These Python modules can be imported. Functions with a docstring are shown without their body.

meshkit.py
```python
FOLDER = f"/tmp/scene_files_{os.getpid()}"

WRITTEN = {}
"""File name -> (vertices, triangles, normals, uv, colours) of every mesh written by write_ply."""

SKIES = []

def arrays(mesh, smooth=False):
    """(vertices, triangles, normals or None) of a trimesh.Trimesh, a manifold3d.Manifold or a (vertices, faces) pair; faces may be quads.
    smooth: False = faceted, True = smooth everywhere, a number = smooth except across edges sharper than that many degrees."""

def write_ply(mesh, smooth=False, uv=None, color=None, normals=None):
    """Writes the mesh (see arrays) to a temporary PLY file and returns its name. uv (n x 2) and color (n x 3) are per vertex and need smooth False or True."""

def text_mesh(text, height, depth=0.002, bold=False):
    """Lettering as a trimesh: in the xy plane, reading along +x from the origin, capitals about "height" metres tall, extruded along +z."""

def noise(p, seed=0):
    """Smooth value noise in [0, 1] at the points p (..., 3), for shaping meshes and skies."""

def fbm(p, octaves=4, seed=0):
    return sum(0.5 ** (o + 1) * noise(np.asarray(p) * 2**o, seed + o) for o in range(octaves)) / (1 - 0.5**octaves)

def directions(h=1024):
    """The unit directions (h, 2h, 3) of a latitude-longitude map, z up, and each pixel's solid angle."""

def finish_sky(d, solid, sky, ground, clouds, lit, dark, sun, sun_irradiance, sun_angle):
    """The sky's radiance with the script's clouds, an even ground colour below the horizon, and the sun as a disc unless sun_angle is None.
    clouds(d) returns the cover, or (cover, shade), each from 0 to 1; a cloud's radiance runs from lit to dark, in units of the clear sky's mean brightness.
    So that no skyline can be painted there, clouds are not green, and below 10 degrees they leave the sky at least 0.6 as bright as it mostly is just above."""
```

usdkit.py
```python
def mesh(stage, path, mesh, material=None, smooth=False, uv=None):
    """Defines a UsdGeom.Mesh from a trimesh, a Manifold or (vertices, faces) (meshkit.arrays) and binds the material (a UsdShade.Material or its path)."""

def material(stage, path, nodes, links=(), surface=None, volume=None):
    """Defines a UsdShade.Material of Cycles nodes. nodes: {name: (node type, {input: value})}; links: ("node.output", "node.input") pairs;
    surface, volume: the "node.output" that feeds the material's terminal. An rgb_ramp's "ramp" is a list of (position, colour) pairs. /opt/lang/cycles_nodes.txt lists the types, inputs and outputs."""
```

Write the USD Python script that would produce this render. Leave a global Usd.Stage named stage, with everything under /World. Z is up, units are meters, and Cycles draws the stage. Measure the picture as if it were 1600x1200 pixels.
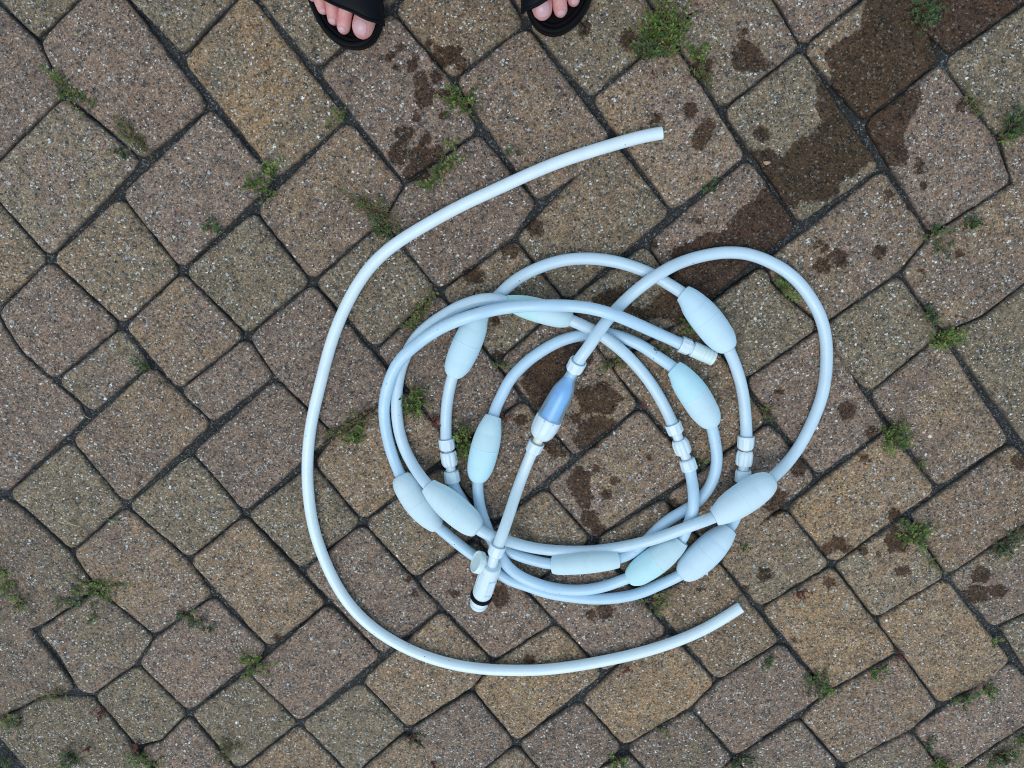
import math, random
import numpy as np, trimesh, shapely, manifold3d as mf
from scipy.ndimage import gaussian_filter1d
from scipy.interpolate import CubicSpline
from scipy.spatial import cKDTree
from shapely.geometry import LineString, Polygon, Point, box
from shapely.ops import unary_union, polygonize
from shapely import affinity
import usdkit, meshkit
from pxr import Usd, UsdGeom, UsdLux, UsdShade, Sdf, Gf, Vt

# ---------------------------------------------------------------- camera, sky, sun, exposure
stage = Usd.Stage.CreateInMemory()
UsdGeom.SetStageUpAxis(stage, 'Z')
UsdGeom.SetStageMetersPerUnit(stage, 1.0)
UsdGeom.Xform.Define(stage, '/World')
UsdGeom.Scope.Define(stage, '/World/Looks')
CAM_H, FOCAL = 1.15, 1110.0                      # phone held at chest height, focal length in photo pixels (1600 wide)
TILT, ROLL = math.radians(-12.5), math.radians(1.5)
_c, _s, _d, _e = math.cos(TILT), math.sin(TILT), math.cos(ROLL), math.sin(ROLL)
R = np.array([[_d, 0, _e], [0, 1, 0], [-_e, 0, _d]]) @ np.array([[1, 0, 0], [0, _c, -_s], [0, _s, _c]])
cam = UsdGeom.Camera.Define(stage, '/World/camera')
M4 = np.eye(4); M4[:3, :3] = R.T; M4[3, :3] = (0, 0, CAM_H)
cam.AddTransformOp().Set(Gf.Matrix4d(*M4.ravel().tolist()))
cam.CreateHorizontalApertureAttr(36.0); cam.CreateVerticalApertureAttr(27.0)
cam.CreateFocalLengthAttr(36.0 * FOCAL / 1600)
cam.CreateClippingRangeAttr(Gf.Vec2f(0.02, 1000))
cam.CreateExposureAttr(0.95)

SUN_EL, SUN_AZ = math.radians(58), math.radians(205)     # azimuth from +y, clockwise: bright part of the cloud cover is towards the bottom left
sun_dir = np.array([math.cos(SUN_EL) * math.sin(SUN_AZ), math.cos(SUN_EL) * math.cos(SUN_AZ), math.sin(SUN_EL)])
sky_mat = usdkit.material(stage, '/World/Looks/sky', {
    'sky': ('sky_texture', {'sky_type': 'single_scattering', 'sun_disc': False, 'sun_elevation': SUN_EL, 'sun_rotation': SUN_AZ, 'altitude': 100.0, 'air_density': 1.0, 'aerosol_density': 1.0, 'ozone_density': 1.0}),
    'co': ('texture_coordinate', {}),
    'n': ('noise_texture', {'scale': 2.2, 'detail': 5.0, 'roughness': 0.55}),
    'r': ('rgb_ramp', {'ramp': [(0.30, (0.35, 0.35, 0.35)), (0.62, (0.8, 0.8, 0.8))]}),
    'm': ('mix', {'color2': (3.5, 5.2, 6.4)}),
    'bg': ('background_shader', {'strength': 0.09})},
    [('co.generated', 'n.vector'), ('n.fac', 'r.fac'), ('r.color', 'm.fac'), ('sky.color', 'm.color1'), ('m.color', 'bg.color')], surface='bg.background')
dome = UsdLux.DomeLight.Define(stage, '/World/sky')
dome.GetPrim().SetCustomDataByKey('kind', 'structure')
UsdShade.MaterialBindingAPI.Apply(dome.GetPrim()).Bind(sky_mat)
sun = UsdLux.DistantLight.Define(stage, '/World/sun')
sun.CreateIntensityAttr(0.20); sun.CreateAngleAttr(45.0); sun.CreateNormalizeAttr(True)
sun.CreateColorAttr(Gf.Vec3f(1.0, 0.99, 0.94))
z_ = sun_dir; x_ = np.cross([0, 0, 1.0], z_); x_ /= np.linalg.norm(x_); y_ = np.cross(z_, x_)
S4 = np.eye(4); S4[0, :3], S4[1, :3], S4[2, :3] = x_, y_, z_
sun.AddTransformOp().Set(Gf.Matrix4d(*S4.ravel().tolist()))

# ---------------------------------------------------------------- helpers
rng = np.random.default_rng(11)


def at(p, z=0.0):
    """World points at height z that the photograph shows at pixels p."""
    p = np.atleast_2d(np.asarray(p, float)); z = np.broadcast_to(z, len(p))
    d = np.stack([(p[:, 0] - 800) / FOCAL, -(p[:, 1] - 600) / FOCAL, -np.ones(len(p))], 1) @ R.T
    t = (z - CAM_H) / d[:, 2]
    return np.column_stack([d[:, 0] * t, d[:, 1] * t, z])


_used = {}


def path_for(name, parent='/World'):
    key = f'{parent}/{name}'
    k = _used.get(key, -1) + 1; _used[key] = k
    return key if k == 0 else f'{key}_{k:03d}'


def tag(prim, label=None, cat=None, group=None, kind=None):
    for k, v in (('label', label), ('category', cat), ('group', group), ('kind', kind)):
        if v: prim.SetCustomDataByKey(k, v)
    return prim


def thing(name, label, cat, loc=(0, 0, 0), group=None, kind=None):
    x = UsdGeom.Xform.Define(stage, path_for(name)); x.AddTranslateOp().Set(Gf.Vec3d(*map(float, loc)))
    tag(x.GetPrim(), label, cat, group, kind)
    return x.GetPrim(), np.array(loc, float)


def obj(name, mesh, m, parent=None, smooth=False, origin=(0, 0, 0), label=None, kind=None):
    """One Mesh prim under parent; mesh is in world coordinates, origin is the thing's base."""
    v, f, nrm = meshkit.arrays(mesh, smooth)
    p = path_for(name, str(parent.GetPath()) if parent is not None else '/World')
    v = v - np.asarray(origin, float)
    ms = usdkit.mesh(stage, p, (v, f), m)
    if nrm is not None:
        ms.CreateNormalsAttr(Vt.Vec3fArray.FromNumpy(nrm.astype(np.float32))); ms.SetNormalsInterpolation('vertex')
    tag(ms.GetPrim(), label, kind=kind)
    return ms


def primvar(ms, name, vals):
    vals = np.asarray(vals, np.float32)
    if vals.ndim == 1:
        UsdGeom.PrimvarsAPI(ms).CreatePrimvar(name, Sdf.ValueTypeNames.FloatArray, 'vertex').Set(Vt.FloatArray.FromNumpy(vals))
    else:
        UsdGeom.PrimvarsAPI(ms).CreatePrimvar(name, Sdf.ValueTypeNames.Color3fArray, 'vertex').Set(Vt.Vec3fArray.FromNumpy(vals))


def frames(P):
    P = np.asarray(P, float); T = np.gradient(P, axis=0); T /= np.linalg.norm(T, axis=1, keepdims=True) + 1e-12
    a = np.cross(T[0], [0, 0, 1.0]); 
    if np.linalg.norm(a) < 1e-6: a = np.array([1.0, 0, 0])
    A = np.zeros_like(P); A[0] = a / np.linalg.norm(a)
    for i in range(1, len(P)):
        a = A[i - 1] - T[i] * (A[i - 1] @ T[i]); A[i] = a / np.linalg.norm(a)
    return T, A, np.cross(T, A)


def sweep(P, rad, sides=20, cap=True, lobes=0, depth=0.0, twist=0.0, power=1.0):
    """A tube along P with radius rad; lobes/depth flute the section."""
    P = np.asarray(P, float); n = len(P); T, A, B = frames(P); rad = np.broadcast_to(rad, n)
    ang = np.arange(sides) * 2 * np.pi / sides + twist
    mod = 1 + (depth * (np.abs(np.cos(ang * lobes / 2)) ** power - 1) if lobes else 0 * ang)
    v = P[:, None] + (rad[:, None] * mod)[..., None] * (np.cos(ang)[None, :, None] * A[:, None] + np.sin(ang)[None, :, None] * B[:, None])
    i, j = np.meshgrid(np.arange(n - 1), np.arange(sides), indexing='ij')
    q = np.stack([i * sides + j, i * sides + (j + 1) % sides, (i + 1) * sides + (j + 1) % sides, (i + 1) * sides + j], -1).reshape(-1, 4)
    f = np.vstack([q[:, [0, 1, 2]], q[:, [0, 2, 3]]]); v = v.reshape(-1, 3)
    if cap:
        c0, c1 = len(v), len(v) + 1; v = np.vstack([v, P[:1], P[-1:]])
        j = np.arange(sides); k = (j + 1) % sides
        f = np.vstack([f, np.column_stack([np.full(sides, c0), k, j]), np.column_stack([np.full(sides, c1), (n - 1) * sides + j, (n - 1) * sides + k])])
    return trimesh.Trimesh(v, f, process=False)


def lathe(a, b, prof, sides=24, **kw):
    """A turned piece from a to b; prof: (t from 0 to 1, radius)."""
    a, b = np.asarray(a, float), np.asarray(b, float); prof = np.asarray(prof, float)
    P = a + (b - a) * prof[:, :1]
    # repeated stations need distinct frames: use one straight frame
    T = (b - a) / np.linalg.norm(b - a); A = np.cross(T, [0, 0, 1.0]); A /= np.linalg.norm(A); B = np.cross(T, A)
    n = len(P); ang = np.arange(sides) * 2 * np.pi / sides + kw.get('twist', 0)
    lob, dep, pw = kw.get('lobes', 0), kw.get('depth', 0), kw.get('power', 1.0)
    mod = 1 + (dep * (np.abs(np.cos(ang * lob / 2)) ** pw - 1) if lob else 0 * ang)
    v = P[:, None] + (prof[:, 1][:, None] * mod)[..., None] * (np.cos(ang)[None, :, None] * A + np.sin(ang)[None, :, None] * B)
    i, j = np.meshgrid(np.arange(n - 1), np.arange(sides), indexing='ij')
    q = np.stack([i * sides + j, i * sides + (j + 1) % sides, (i + 1) * sides + (j + 1) % sides, (i + 1) * sides + j], -1).reshape(-1, 4)
    f = np.vstack([q[:, [0, 1, 2]], q[:, [0, 2, 3]]]); v = v.reshape(-1, 3)
    c0, c1 = len(v), len(v) + 1; v = np.vstack([v, P[:1], P[-1:]]); j = np.arange(sides); k = (j + 1) % sides
    f = np.vstack([f, np.column_stack([np.full(sides, c0), k, j]), np.column_stack([np.full(sides, c1), (n - 1) * sides + j, (n - 1) * sides + k])])
    return trimesh.Trimesh(v, f, process=False)


def mat(name, nodes, links, surface='p.BSDF'):
    return usdkit.material(stage, '/World/Looks/' + name, nodes, links, surface=surface)


def plain(name, col, rough=0.5, bump=0.0, scale=600.0, vary=0.06, vscale=30.0, spec=0.5, **extra):
    nodes = {'g': ('geometry', {}), 'n': ('noise_texture', {'scale': vscale, 'detail': 4.0}),
             'r': ('rgb_ramp', {'ramp': [(0.3, tuple(c * (1 - vary) for c in col)), (0.7, tuple(min(1, c * (1 + vary)) for c in col))]}),
             'p': ('principled_bsdf', {'roughness': rough, 'specular_ior_level': spec, **extra})}
    links = [('g.position', 'n.vector'), ('n.fac', 'r.fac'), ('r.color', 'p.base_color')]
    if bump:
        nodes['b'] = ('noise_texture', {'scale': scale, 'detail': 3.0}); nodes['bm'] = ('bump', {'distance': bump, 'strength': 1.0})
        links += [('g.position', 'b.vector'), ('b.fac', 'bm.height'), ('bm.normal', 'p.normal')]
    return mat(name, nodes, links)

# ---------------------------------------------------------------- materials
def paver_material():
    N, L = {}, []
    N['g'] = ('geometry', {})
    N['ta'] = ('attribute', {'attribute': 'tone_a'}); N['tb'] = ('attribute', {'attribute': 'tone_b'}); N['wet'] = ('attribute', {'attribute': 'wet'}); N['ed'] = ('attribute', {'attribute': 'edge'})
    # grains are angular: bend the space they are drawn in
    N['wn0'] = ('noise_texture', {'scale': 520.0, 'detail': 2.0}); L += [('g.position', 'wn0.vector')]
    N['wv'] = ('vector_math', {'math_type': 'multiply_add', 'vector2': (0.0042, 0.0042, 0.0042)}); L += [('wn0.color', 'wv.vector1'), ('g.position', 'wv.vector3')]
    N['nl'] = ('noise_texture', {'scale': 9.0, 'detail': 4.0, 'roughness': 0.6}); L += [('g.position', 'nl.vector')]
    N['rl'] = ('map_range', {'from_min': 0.40, 'from_max': 0.60, 'clamp': True}); L += [('nl.fac', 'rl.value')]
    N['tone'] = ('mix', {}); L += [('rl.result', 'tone.fac'), ('ta.color', 'tone.color1'), ('tb.color', 'tone.color2')]
    last = 'tone.color'
    for k, (sc, fac, ramp) in enumerate([
            (620.0, 0.85, [(0.0, (0.30, 0.32, 0.35)), (0.2, (0.62, 0.62, 0.63)), (0.5, (0.98, 0.95, 0.91)), (0.8, (1.25, 1.20, 1.12)), (1.0, (1.75, 1.70, 1.62))]),
            (310.0, 0.9, [(0.0, (0.22, 0.25, 0.30)), (0.10, (0.45, 0.48, 0.52)), (0.2, (0.80, 0.82, 0.86)), (0.32, (1.08, 0.95, 0.84)), (0.45, (0.86, 0.86, 0.84)), (0.58, (1.16, 1.02, 0.84)), (0.7, (1.02, 0.92, 0.92)), (0.82, (1.20, 1.18, 1.12)), (0.92, (1.02, 0.78, 0.64)), (1.0, (1.55, 1.48, 1.36))]),
            (150.0, 0.6, [(0.0, (0.55, 0.58, 0.62)), (0.2, (0.9, 0.88, 0.86)), (0.45, (1.08, 0.98, 0.88)), (0.7, (0.95, 0.95, 0.95)), (1.0, (1.2, 1.16, 1.1))])]):
        N[f'vf{k}'] = ('voronoi_texture', {'scale': sc}); L += [('wv.vector', f'vf{k}.vector')]
        N[f'sf{k}'] = ('separate_color', {}); L += [(f'vf{k}.color', f'sf{k}.color')]
        N[f'rf{k}'] = ('rgb_ramp', {'ramp': ramp}); L += [(f'sf{k}.r', f'rf{k}.fac')]
        N[f'mf{k}'] = ('mix', {'mix_type': 'multiply', 'fac': fac}); L += [(last, f'mf{k}.color1'), (f'rf{k}.color', f'mf{k}.color2')]
        last = f'mf{k}.color'
    N['ng'] = ('noise_texture', {'scale': 38.0, 'detail': 6.0, 'roughness': 0.7}); L += [('g.position', 'ng.vector')]
    N['rg'] = ('rgb_ramp', {'ramp': [(0.28, (0.56, 0.57, 0.59)), (0.5, (0.98, 0.98, 0.98)), (0.75, (1.20, 1.17, 1.11))]}); L += [('ng.fac', 'rg.fac')]
    N['m2'] = ('mix', {'mix_type': 'multiply', 'fac': 1.0}); L += [(last, 'm2.color1'), ('rg.color', 'm2.color2')]
    last = 'm2.color'
    # patchy share of pale stone
    N['np'] = ('noise_texture', {'scale': 28.0, 'detail': 3.0}); L += [('g.position', 'np.vector')]
    N['rp'] = ('map_range', {'from_min': 0.3, 'from_max': 0.7, 'to_min': 0.05, 'to_max': -0.07}); L += [('np.fac', 'rp.value')]
    heights = []
    for k, (sc, lo, rad, ramp) in enumerate([
            (400.0, 0.85, 0.50, [(0.0, (0.26, 0.23, 0.20)), (0.5, (0.42, 0.38, 0.34)), (1.0, (0.58, 0.55, 0.51))]),
            (250.0, 0.865, 0.56, [(0.0, (0.27, 0.245, 0.21)), (0.5, (0.41, 0.385, 0.35)), (1.0, (0.66, 0.64, 0.60))]),
            (165.0, 0.935, 0.52, [(0.0, (0.24, 0.26, 0.28)), (0.4, (0.46, 0.46, 0.45)), (0.7, (0.64, 0.57, 0.46)), (1.0, (0.84, 0.82, 0.78))]),
            (235.0, 0.90, 0.54, [(0.0, (0.045, 0.048, 0.054)), (0.6, (0.085, 0.09, 0.096)), (1.0, (0.15, 0.155, 0.16))])]):
        N[f'mp{k}'] = ('mapping', {'location': (1.7 * k + .31, 0.77 * k, 0.13 * k), 'rotation': (0.0, 0.0, 0.7 * k), 'scale': (1.0, 1.35 if k % 2 else 0.8, 1.0)}); L += [('wv.vector', f'mp{k}.vector')]
        N[f'v{k}'] = ('voronoi_texture', {'scale': sc, 'metric': 'euclidean' if k != 2 else 'manhattan'}); L += [(f'mp{k}.vector', f'v{k}.vector')]
        N[f's{k}'] = ('separate_color', {}); L += [(f'v{k}.color', f's{k}.color')]
        N[f'pr{k}'] = ('math', {'math_type': 'add'}); L += [(f's{k}.r', f'pr{k}.value1'), ('rp.result', f'pr{k}.value2')]
        N[f'gt{k}'] = ('math', {'math_type': 'greater_than', 'value2': lo}); L += [(f'pr{k}.value', f'gt{k}.value1')]
        N[f'ra{k}'] = ('map_range', {'from_min': 0.0, 'from_max': 1.0, 'to_min': rad * 0.35, 'to_max': rad * 1.15}); L += [(f's{k}.g', f'ra{k}.value')]
        N[f'lt{k}'] = ('math', {'math_type': 'less_than'}); L += [(f'v{k}.distance', f'lt{k}.value1'), (f'ra{k}.result', f'lt{k}.value2')]
        N[f'fa{k}'] = ('math', {'math_type': 'multiply'}); L += [(f'gt{k}.value', f'fa{k}.value1'), (f'lt{k}.value', f'fa{k}.value2')]
        N[f'cr{k}'] = ('rgb_ramp', {'ramp': ramp}); L += [(f's{k}.b', f'cr{k}.fac')]
        N[f'mx{k}'] = ('mix', {}); L += [(f'fa{k}.value', f'mx{k}.fac'), (last, f'mx{k}.color1'), (f'cr{k}.color', f'mx{k}.color2')]
        last = f'mx{k}.color'; heights.append(f'fa{k}.value')
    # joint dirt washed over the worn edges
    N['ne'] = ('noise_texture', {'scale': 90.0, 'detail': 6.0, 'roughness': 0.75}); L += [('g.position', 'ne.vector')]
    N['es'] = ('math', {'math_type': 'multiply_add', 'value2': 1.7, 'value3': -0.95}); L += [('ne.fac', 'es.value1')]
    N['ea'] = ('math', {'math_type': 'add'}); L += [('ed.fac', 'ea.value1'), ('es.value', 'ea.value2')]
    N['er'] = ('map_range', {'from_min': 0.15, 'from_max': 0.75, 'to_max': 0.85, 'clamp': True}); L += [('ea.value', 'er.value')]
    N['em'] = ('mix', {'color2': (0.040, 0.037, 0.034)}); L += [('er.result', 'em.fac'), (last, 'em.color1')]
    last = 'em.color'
    # water that has soaked in: its outline is a distance on the mesh, ragged by noise
    N['nw'] = ('noise_texture', {'scale': 120.0, 'detail': 6.0, 'roughness': 0.75}); L += [('g.position', 'nw.vector')]
    N['wn'] = ('math', {'math_type': 'multiply_add', 'value2': 0.026, 'value3': -0.0122}); L += [('nw.fac', 'wn.value1')]
    N['ws'] = ('math', {'math_type': 'add'}); L += [('wet.fac', 'ws.value1'), ('wn.value', 'ws.value2')]
    N['wr'] = ('map_range', {'from_min': -0.0006, 'from_max': 0.0022, 'clamp': True}); L += [('ws.value', 'wr.value')]
    N['wm'] = ('mix', {'mix_type': 'multiply', 'fac': 1.0, 'color2': (0.315, 0.26, 0.225)}); L += [(last, 'wm.color1')]
    N['wf'] = ('mix', {}); L += [('wr.result', 'wf.fac'), (last, 'wf.color1'), ('wm.color', 'wf.color2')]
    N['nb'] = ('noise_texture', {'scale': 420.0, 'detail': 4.0, 'roughness': 0.7}); L += [('g.position', 'nb.vector')]
    N['hb'] = ('math', {'math_type': 'multiply_add', 'value2': 0.5}); L += [(heights[1], 'hb.value1'), ('nb.fac', 'hb.value3')]
    N['bm'] = ('bump', {'distance': 0.0018, 'strength': 0.9}); L += [('hb.value', 'bm.height')]
    N['p'] = ('principled_bsdf', {'roughness': 0.9, 'specular_ior_level': 0.2}); L += [('wf.color', 'p.base_color'), ('bm.normal', 'p.normal')]
    return mat('paver_concrete', N, L)


MP = paver_material()
M_sand = mat('joint_sand', {'g': ('geometry', {}), 'v': ('voronoi_texture', {'scale': 520.0}), 's': ('separate_color', {}),
    'r': ('rgb_ramp', {'ramp': [(0.0, (0.022, 0.022, 0.022)), (0.70, (0.044, 0.043, 0.042)), (0.9, (0.08, 0.078, 0.075)), (1.0, (0.22, 0.21, 0.20))]}),
    'n': ('noise_texture', {'scale': 700.0, 'detail': 3.0}), 'b': ('bump', {'distance': 0.002}),
    'p': ('principled_bsdf', {'roughness': 0.95, 'specular_ior_level': 0.2})},
    [('g.position', 'v.vector'), ('v.color', 's.color'), ('s.r', 'r.fac'), ('r.color', 'p.base_color'), ('g.position', 'n.vector'), ('n.fac', 'b.height'), ('b.normal', 'p.normal')])
M_soil = plain('soil', (0.07, 0.055, 0.04), 0.95, 0.004, 200, 0.5, 60, 0.2)
def hose_mat(name, col):
    """Flexible white plastic with faint grime, scuffs and a few dark marks."""
    return mat(name, {'g': ('geometry', {}), 'n': ('noise_texture', {'scale': 22.0, 'detail': 5.0, 'roughness': 0.6}), 'r': ('rgb_ramp', {'ramp': [(0.3, (0.94, 0.94, 0.92)), (0.5, (1, 1, 1)), (0.75, (1.03, 1.03, 1.03))]}),
        'k': ('rgb_ramp', {'ramp': [(0.0, col), (1.0, col)]}), 'm': ('mix', {'mix_type': 'multiply', 'fac': 1.0}),
        'v': ('voronoi_texture', {'scale': 70.0}), 's': ('separate_color', {}), 'lt': ('math', {'math_type': 'less_than', 'value2': 0.075}), 'gt': ('math', {'math_type': 'greater_than', 'value2': 0.72}), 'mu': ('math', {'math_type': 'multiply'}),
        'sp': ('mix', {'color2': (0.16, 0.15, 0.14)}), 'w': ('noise_texture', {'scale': 160.0, 'detail': 3.0}), 'rr': ('map_range', {'from_min': 0.3, 'from_max': 0.7, 'to_min': 0.24, 'to_max': 0.42}),
        'p': ('principled_bsdf', {'specular_ior_level': 0.5})},
        [('g.position', 'n.vector'), ('n.fac', 'r.fac'), ('k.color', 'm.color1'), ('r.color', 'm.color2'), ('g.position', 'v.vector'), ('v.color', 's.color'), ('v.distance', 'lt.value1'), ('s.r', 'gt.value1'),
         ('lt.value', 'mu.value1'), ('gt.value', 'mu.value2'), ('mu.value', 'sp.fac'), ('m.color', 'sp.color1'), ('sp.color', 'p.base_color'), ('g.position', 'w.vector'), ('w.fac', 'rr.value'), ('rr.result', 'p.roughness')])


M_hose = hose_mat('white_hose', (0.545, 0.655, 0.735))
M_hose_blue = hose_mat('bluish_white_hose', (0.485, 0.630, 0.750))
M_hose_white = hose_mat('clean_white_hose', (0.645, 0.725, 0.76))
M_tail = hose_mat('new_white_hose', (0.70, 0.765, 0.795))
M_fit = plain('white_plastic', (0.65, 0.725, 0.77), 0.36, 0.00012, 700, 0.03, 60)
M_fit_aged = plain('aged_plastic', (0.66, 0.74, 0.72), 0.42, 0.0002, 700, 0.05, 60)
M_cream = plain('cream_plastic', (0.74, 0.71, 0.58), 0.4, 0.0001, 700, 0.04, 60)
M_bore = plain('hose_bore', (0.10, 0.10, 0.10), 0.7)
M_rubber = plain('black_rubber', (0.003, 0.003, 0.0035), 0.5, spec=0.15)
M_foam = mat('float_foam', {'g': ('geometry', {}), 'ta': ('attribute', {'attribute': 'tint'}),
    'n': ('noise_texture', {'scale': 40.0, 'detail': 6.0, 'roughness': 0.65}), 'r': ('rgb_ramp', {'ramp': [(0.25, (0.94, 0.945, 0.94)), (0.5, (1.0, 1.0, 1.0)), (0.8, (1.02, 1.02, 1.02))]}),
    'm': ('mix', {'mix_type': 'multiply', 'fac': 1.0}), 'b': ('noise_texture', {'scale': 900.0, 'detail': 3.0}), 'bm': ('bump', {'distance': 0.0002}),
    'p': ('principled_bsdf', {'roughness': 0.75, 'specular_ior_level': 0.3})},
    [('g.position', 'n.vector'), ('n.fac', 'r.fac'), ('ta.color', 'm.color1'), ('r.color', 'm.color2'), ('m.color', 'p.base_color'), ('g.position', 'b.vector'), ('b.fac', 'bm.height'), ('bm.normal', 'p.normal')])
M_blue = plain('blue_core', (0.12, 0.50, 0.90), 0.3, 0, 1, 0.04, 40)
M_clear = mat('clear_shell', {'f': ('fresnel', {'IOR': 1.45}), 't': ('transparent_bsdf', {'color': (0.86, 0.95, 1.0)}), 'gl': ('glossy_bsdf', {'roughness': 0.28, 'color': (1, 1, 1)}), 'm': ('mix_closure', {}), 'd': ('diffuse_bsdf', {'color': (0.72, 0.86, 0.93)}), 'm2': ('mix_closure', {'fac': 0.20})},
    [('f.fac', 'm.fac'), ('t.BSDF', 'm2.closure1'), ('d.BSDF', 'm2.closure2'), ('m2.closure', 'm.closure1'), ('gl.BSDF', 'm.closure2')], surface='m.closure')
M_sandal = plain('black_foam', (0.0025, 0.0025, 0.0035), 0.5, 0.0003, 800, 0.1, 60, 0.10)
M_strap = plain('black_strap', (0.003, 0.0035, 0.006), 0.5, 0.0002, 900, 0.1, 60, 0.10)
M_skin = mat('skin', {'g': ('geometry', {}), 'n': ('noise_texture', {'scale': 70.0, 'detail': 4.0}),
    'r': ('rgb_ramp', {'ramp': [(0.3, (0.56, 0.20, 0.195)), (0.5, (0.60, 0.26, 0.24)), (0.72, (0.62, 0.30, 0.27))]}),
    'b': ('noise_texture', {'scale': 500.0, 'detail': 3.0}), 'bm': ('bump', {'distance': 0.0006}),
    'p': ('principled_bsdf', {'roughness': 0.5, 'subsurface_weight': 0.25, 'subsurface_scale': 0.004, 'subsurface_radius': (1.0, 0.35, 0.2)})},
    [('g.position', 'n.vector'), ('n.fac', 'r.fac'), ('r.color', 'p.base_color'), ('g.position', 'b.vector'), ('b.fac', 'bm.height'), ('bm.normal', 'p.normal')])
M_nail = plain('toenail', (0.56, 0.31, 0.32), 0.3, 0.0002, 300, 0.05, 90)
M_shirt = plain('grey_cloth', (0.22, 0.24, 0.27), 0.9, 0.001, 900)
M_shorts = plain('dark_cloth', (0.05, 0.055, 0.07), 0.9, 0.001, 900)
M_hair = plain('grey_hair', (0.16, 0.13, 0.11), 0.6, 0.003, 300, 0.3)


def leaf_mat(name, a, b, c):
    return mat(name, {'g': ('geometry', {}), 'i': ('attribute', {'attribute': 'leaf'}), 'r': ('rgb_ramp', {'ramp': [(0.0, a), (0.55, b), (1.0, c)]}),
        'p': ('principled_bsdf', {'roughness': 0.5, 'specular_ior_level': 0.35}), 't': ('translucent_bsdf', {}), 'm': ('mix_closure', {'fac': 0.22})},
        [('i.fac', 'r.fac'), ('r.color', 'p.base_color'), ('r.color', 't.color'), ('p.BSDF', 'm.closure1'), ('t.BSDF', 'm.closure2')], surface='m.closure')


LEAF = {'g': leaf_mat('leaf_green', (0.035, 0.065, 0.014), (0.09, 0.16, 0.026), (0.22, 0.30, 0.055)),
        'd': leaf_mat('leaf_dark', (0.022, 0.045, 0.016), (0.05, 0.10, 0.03), (0.12, 0.18, 0.05)),
        'b': leaf_mat('leaf_brownish', (0.05, 0.06, 0.022), (0.11, 0.135, 0.035), (0.19, 0.22, 0.06)),
        'y': leaf_mat('leaf_yellowish', (0.06, 0.085, 0.025), (0.15, 0.18, 0.05), (0.30, 0.28, 0.09)),
        'r': leaf_mat('leaf_red', (0.07, 0.02, 0.018), (0.15, 0.03, 0.03), (0.20, 0.09, 0.05))}
M_stem = plain('weed_stem', (0.17, 0.07, 0.045), 0.7, 0, 1, 0.4, 200)
M_straw = plain('dry_straw', (0.50, 0.40, 0.24), 0.7, 0, 1, 0.2, 200)
M_blade = plain('grass_blade', (0.10, 0.20, 0.05), 0.5, 0, 1, 0.2, 200)
M_leaflitter = plain('dry_leaf', (0.42, 0.24, 0.15), 0.7, 0, 1, 0.2, 200)

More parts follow.
